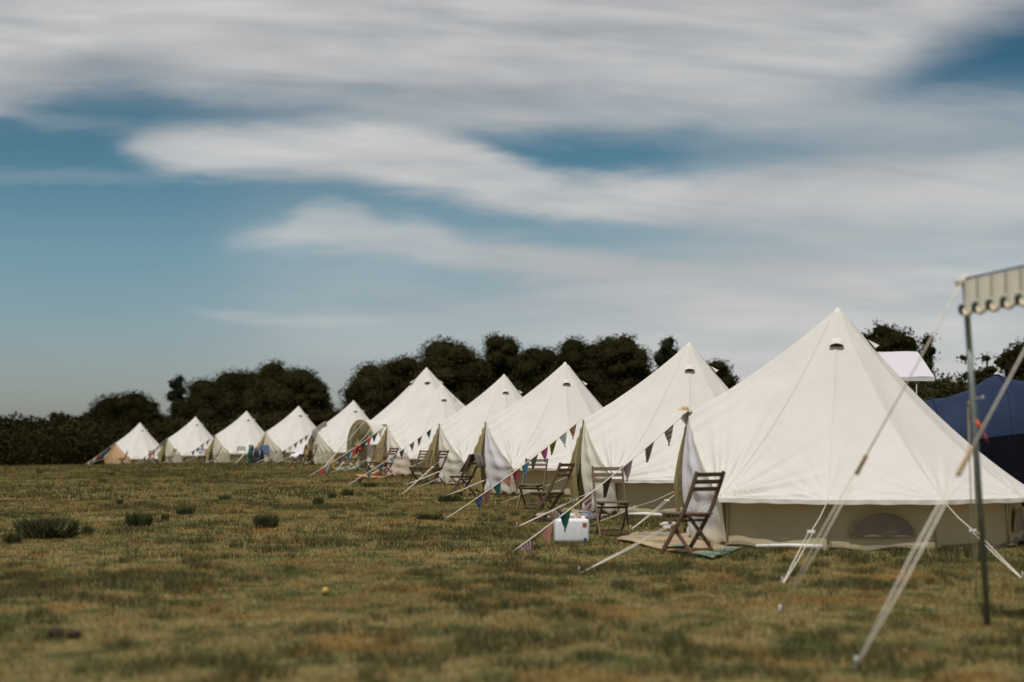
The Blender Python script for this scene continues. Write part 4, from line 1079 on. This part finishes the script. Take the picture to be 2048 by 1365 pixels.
# ------------------------------------------------------------------ trees
def leaf_cards(pts, nrm, size, seed=0):
    n = len(pts); a = rng.normal(size=(n, 3)); t = np.cross(nrm + .7 * a, rng.normal(size=(n, 3))); t /= np.linalg.norm(t, axis=1, keepdims=True) + 1e-9
    b_ = np.cross(nrm + .7 * a, t); b_ /= np.linalg.norm(b_, axis=1, keepdims=True) + 1e-9
    s = (size * rng.uniform(.5, 1.3, n))[:, None]
    V_ = np.empty((n, 4, 3)); V_[:, 0] = pts - t * s * .5; V_[:, 1] = pts + b_ * s * .32; V_[:, 2] = pts + t * s * .55; V_[:, 3] = pts - b_ * s * .32
    return V_.reshape(-1, 3)
def crown_mesh(lobes, dens, size, core=.72):
    """lobes: (x,y,z,rx,ry,rz) in local metres; returns verts, faces, shade"""
    Vs = []; Sh = []; sz_ = []
    for (cx, cy, cz, rx, ry, rz) in lobes:
        area = 4 * math.pi * ((rx * ry) ** 1.6 / 3 + (rx * rz) ** 1.6 / 3 + (ry * rz) ** 1.6 / 3) ** (1 / 1.6)
        # sub-clumps on the lobe surface give light and dark masses
        nc = max(6, int(area / (size * 2.6) ** 2)); d = rng.normal(size=(nc, 3)); d /= np.linalg.norm(d, axis=1, keepdims=True)
        cr = size * rng.uniform(1.4, 2.8, nc); cc = np.array([cx, cy, cz]) + d * np.array([rx, ry, rz]) * rng.uniform(.78, 1.02, nc)[:, None]
        k = max(6, int(area * dens / nc))
        dd = rng.normal(size=(nc, k, 3)); dd /= np.linalg.norm(dd, axis=2, keepdims=True); rr = rng.uniform(.35, 1.0, (nc, k, 1)) ** .5
        p = (cc[:, None, :] + dd * rr * cr[:, None, None] * np.array([1, 1, .75])).reshape(-1, 3)
        Vs.append(leaf_cards(p, dd.reshape(-1, 3) + .4 * np.repeat(d, k, 0), size)); Sh.append(np.repeat(np.clip(np.repeat(rng.uniform(0, 1, nc), k) + rng.uniform(-.2, .2, nc * k), 0, 1), 4))
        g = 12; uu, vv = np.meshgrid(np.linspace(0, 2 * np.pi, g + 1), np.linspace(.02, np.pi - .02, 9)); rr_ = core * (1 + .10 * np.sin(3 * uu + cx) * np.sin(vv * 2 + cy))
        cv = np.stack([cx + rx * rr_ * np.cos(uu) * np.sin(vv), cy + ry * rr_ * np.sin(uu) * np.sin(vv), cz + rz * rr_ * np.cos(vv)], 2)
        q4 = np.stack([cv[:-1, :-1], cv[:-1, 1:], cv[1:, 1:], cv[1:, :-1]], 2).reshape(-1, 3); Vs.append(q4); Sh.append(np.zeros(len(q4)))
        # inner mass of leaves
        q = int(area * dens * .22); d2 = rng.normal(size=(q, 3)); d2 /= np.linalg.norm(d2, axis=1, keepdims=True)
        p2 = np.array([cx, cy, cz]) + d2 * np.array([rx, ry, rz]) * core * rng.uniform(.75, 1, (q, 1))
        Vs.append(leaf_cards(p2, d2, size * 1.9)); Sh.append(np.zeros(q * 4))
    v = np.concatenate(Vs); f = np.arange(len(v)).reshape(-1, 4); return v, f, np.concatenate(Sh)
def tree(px, top, d, wid_px, label, base_z=None, seed=0, style='round', mat='leaf', name='tree', size=.17, dens=38.0, low=.16, group='trees standing behind the camp'):
    rnd = random.Random(seed * 77 + px); s = F / d; x = d * (px - 1024) / F; zg = G(x, d); H = CZ + (HOR - top) / s - zg; w = wid_px / s
    root = empty(name, (x, d, zg), 0, label=label, cat='tree' if name == 'tree' else name.replace('_', ' '), group=group)
    lobes = []; n = 9 if style == 'round' else 8
    if style == 'round':
        cz = H * (.55 if low > .1 else .48); rz = H * (.43 if low > .1 else .46)
        lobes.append((0, 0, cz, w * .38, w * .36, rz * .84))
        w *= 1.1; lw = min(w * .32, H * .27)
        for k in range(26):
            t_ = (k + .5) / 26; el = math.asin(-.55 + 1.5 * t_) + rnd.uniform(-.1, .1); a = k * 2.39996 + rnd.uniform(-.25, .25)
            r_ = lw * rnd.uniform(.55, 1.0); q = .53 * w - r_ * .80; qz = rz - r_ * .35; jit = rnd.uniform(.88, 1.05)
            lobes.append((math.cos(a) * math.cos(el) * q * jit, math.sin(a) * math.cos(el) * q * jit, cz + math.sin(el) * qz * jit, r_, r_, r_ * rnd.uniform(.65, .9)))
    elif style == 'tall':
        for k in range(22):
            zz = .15 + .80 * k / 21; half = w * .5 * math.sqrt(max(.05, 1 - (max(0, zz - .42) / .60) ** 2)) * (.8 + .2 * math.sin(k * 2.1 + seed))
            r_ = max(half * .62, w * .13); a = k * 2.4 + rnd.uniform(-.4, .4); off = half - r_ * .7
            lobes.append((math.cos(a) * off, math.sin(a) * off, H * zz - (r_ * .6 if k > 18 else 0), r_, r_, r_ * 1.0))
            if k % 2 == 0: lobes.append((0, 0, H * zz - r_ * .4, max(half * .74, .3), max(half * .7, .3), max(H * .07, half * .6)))
    elif style == 'sparse':
        for k in range(24):
            a = rnd.uniform(0, 6.28); rad = w * .45 * math.sqrt(rnd.random()); r_ = w * rnd.uniform(.07, .13); zz = rnd.uniform(.55, .97) - .25 * (rad / (w * .5)) ** 2
            lobes.append((math.cos(a) * rad, math.sin(a) * rad, H * zz - r_ * .7, r_ * 1.2, r_ * 1.2, r_ * .7))
    elif style == 'hedge':
        for k in range(14):
            a = (k / 13 - .5) * w * .92; r_ = H * rnd.uniform(.36, .5); lobes.append((a, rnd.uniform(-1, 1), H * rnd.uniform(.42, .56), max(r_, w / 15), r_, r_))
    v, f, sh = crown_mesh(lobes, dens, size)
    v[:, 2] = np.maximum(v[:, 2], -.2)
    np_mesh('crown', v, f, M[mat], root, {'shade': sh})
    m = MB(); r0 = max(.12, w * .028)
    m.tube([(0, 0, -.3), (.02 * w, 0, H * .25), (-.01 * w, .01 * w, H * .5), (0, 0, H * .82)], [r0, r0 * .8, r0 * .55, r0 * .15], 8)
    for L in lobes[1:8]:
        st_ = H * rnd.uniform(.22, .5); m.tube([(0, 0, st_), (L[0] * .5, L[1] * .5, (st_ + L[2]) / 2 + .1 * H * 0), (L[0] * .95, L[1] * .95, L[2])], [r0 * .45, r0 * .3, r0 * .08], 6)
    m.build('trunk', M['bark'], root, True)
# left block
tree(248, 784, 165, 150, 'rounded dark tree behind the far end of the tent row', seed=1)
tree(305, 796, 160, 46, 'small narrow tree just right of the rounded dark one', seed=2, style='tall')
tree(356, 741, 150, 62, 'slender grey-green tree with a pointed top left of the broad grove', seed=3, style='tall', mat='leaf_grey')
tree(420, 762, 148, 120, 'dark tree at the left shoulder of the broad grove', seed=4)
tree(488, 734, 152, 150, 'broad dark tree in the middle of the left grove', seed=5)
tree(575, 722, 150, 160, 'highest tree of the left grove', seed=6)
tree(620, 742, 147, 80, 'tree at the right shoulder of the left grove', seed=7)
tree(650, 800, 145, 110, 'low dark tree filling the gap behind the sixth tent', seed=8, low=.05)
tree(655, 776, 158, 26, 'thin little tree standing in the sky gap between the two groves', seed=9, style='tall')
tree(700, 806, 138, 100, 'low tree at the bottom of the sky gap', seed=10, low=.05)
tree(385, 830, 140, 170, 'low dense tree behind the second tent from the far end', seed=31, low=.05)
tree(540, 820, 136, 200, 'low dense tree behind the seventh tent', seed=32, low=.05)
# right block
tree(760, 716, 128, 130, 'leaning round-headed tree that starts the long right grove', seed=11)
tree(815, 708, 124, 120, 'dark tree above the arched-porch tent', seed=12)
tree(905, 676, 120, 150, 'tall dark tree with a rounded top above the fifth tent', seed=13)
tree(1010, 667, 122, 110, 'dark tree with a twin-pointed top', seed=14)
tree(1085, 684, 118, 110, 'lower tree between the twin-pointed and the bulky one', seed=15)
tree(1170, 680, 114, 150, 'bulky dark tree above the third tent', seed=16)
tree(1240, 661, 112, 125, 'tallest dark tree at the right end of the long grove', seed=17)
tree(1335, 662, 112, 92, 'looser tree leaning right, just left of the second tent peak', seed=18, style='tall', mat='leaf_grey', dens=2.2)
tree(1432, 714, 105, 92, 'small round tree right of the second tent peak', seed=19)
tree(900, 770, 112, 220, 'low dark tree filling the bottom of the long grove, left part', seed=33, low=.05)
tree(1090, 765, 110, 220, 'low dark tree filling the bottom of the long grove, middle part', seed=34, low=.05)
tree(1250, 765, 106, 160, 'low dark tree filling the bottom of the long grove, right part', seed=35, low=.05)
# right edge
tree(1778, 638, 82, 135, 'round dark tree just right of the nearest tent peak', seed=20, size=.17, dens=26)
tree(1855, 660, 80, 52, 'narrow dark tree beside the white gazebo roof', seed=21, style='tall', size=.17, dens=26)
tree(1975, 655, 76, 125, 'open-crowned tree with sky showing through, right of the awning pole', seed=22, style='sparse', size=.17, dens=26)
tree(2065, 672, 74, 110, 'darker tree cut off by the right edge', seed=23, style='round', size=.17, dens=26)
tree(1990, 742, 68, 300, 'long dark hedge behind the blue tent', seed=24, style='hedge', name='hedge', size=.2, dens=14, group='hedges beyond the camp')
tree(1850, 760, 66, 160, 'low dark hedge beneath the gazebo roof', seed=25, style='hedge', name='hedge', size=.2, dens=14, group='hedges beyond the camp')

# far wood on the hillside and undergrowth below the crest
def far_wood():
    Vs = []; Sh = []
    n = 1500; y = rng.uniform(330, 650, n); x = rng.uniform(-.46, .06, n) * y; z = gz(x, y)
    for i in range(n):
        h = rng.uniform(7, 11.5); r = rng.uniform(3.2, 5.5); k = 110
        d = rng.normal(size=(k, 3)); d[:, 2] = abs(d[:, 2]) * .9 - .15; d /= np.linalg.norm(d, axis=1, keepdims=True)
        p = np.array([x[i], y[i], z[i] + h * .45]) + d * np.array([r, r, h * .52]) * rng.uniform(.8, 1.05, (k, 1))
        Vs.append(leaf_cards(p, d, 1.5)); Sh.append(np.repeat(rng.uniform(0, .4, k), 4))
    v = np.concatenate(Vs); o = np_mesh('far_wood', v, np.arange(len(v)).reshape(-1, 4), M['leaf'], attr={'shade': np.concatenate(Sh)})
    tag(o, 'dark wooded hillside far beyond the field', 'wood', kind='stuff')
    Vs = []; Sh = []; n = 420
    y = rng.uniform(118, 175, n); x = rng.uniform(-.42, .12, n) * y; z = gz(x, y)
    for i in range(n):
        tp = CZ - z[i] + rng.uniform(.2, 3.0); r = rng.uniform(1.8, 3.5); k = 480
        d = rng.normal(size=(k, 3)); d[:, 2] = abs(d[:, 2]) - .2; d /= np.linalg.norm(d, axis=1, keepdims=True)
        p = np.array([x[i], y[i], z[i] + tp * .5]) + d * np.array([r, r, tp * .5]) * rng.uniform(.75, 1.05, (k, 1))
        Vs.append(leaf_cards(p, d, .32)); Sh.append(np.repeat(rng.uniform(0, .4, k), 4))
    v = np.concatenate(Vs); o = np_mesh('undergrowth', v, np.arange(len(v)).reshape(-1, 4), M['leaf'], attr={'shade': np.concatenate(Sh)})
    tag(o, 'dark scrub growing below the crest behind the field', 'undergrowth', kind='stuff')
far_wood()
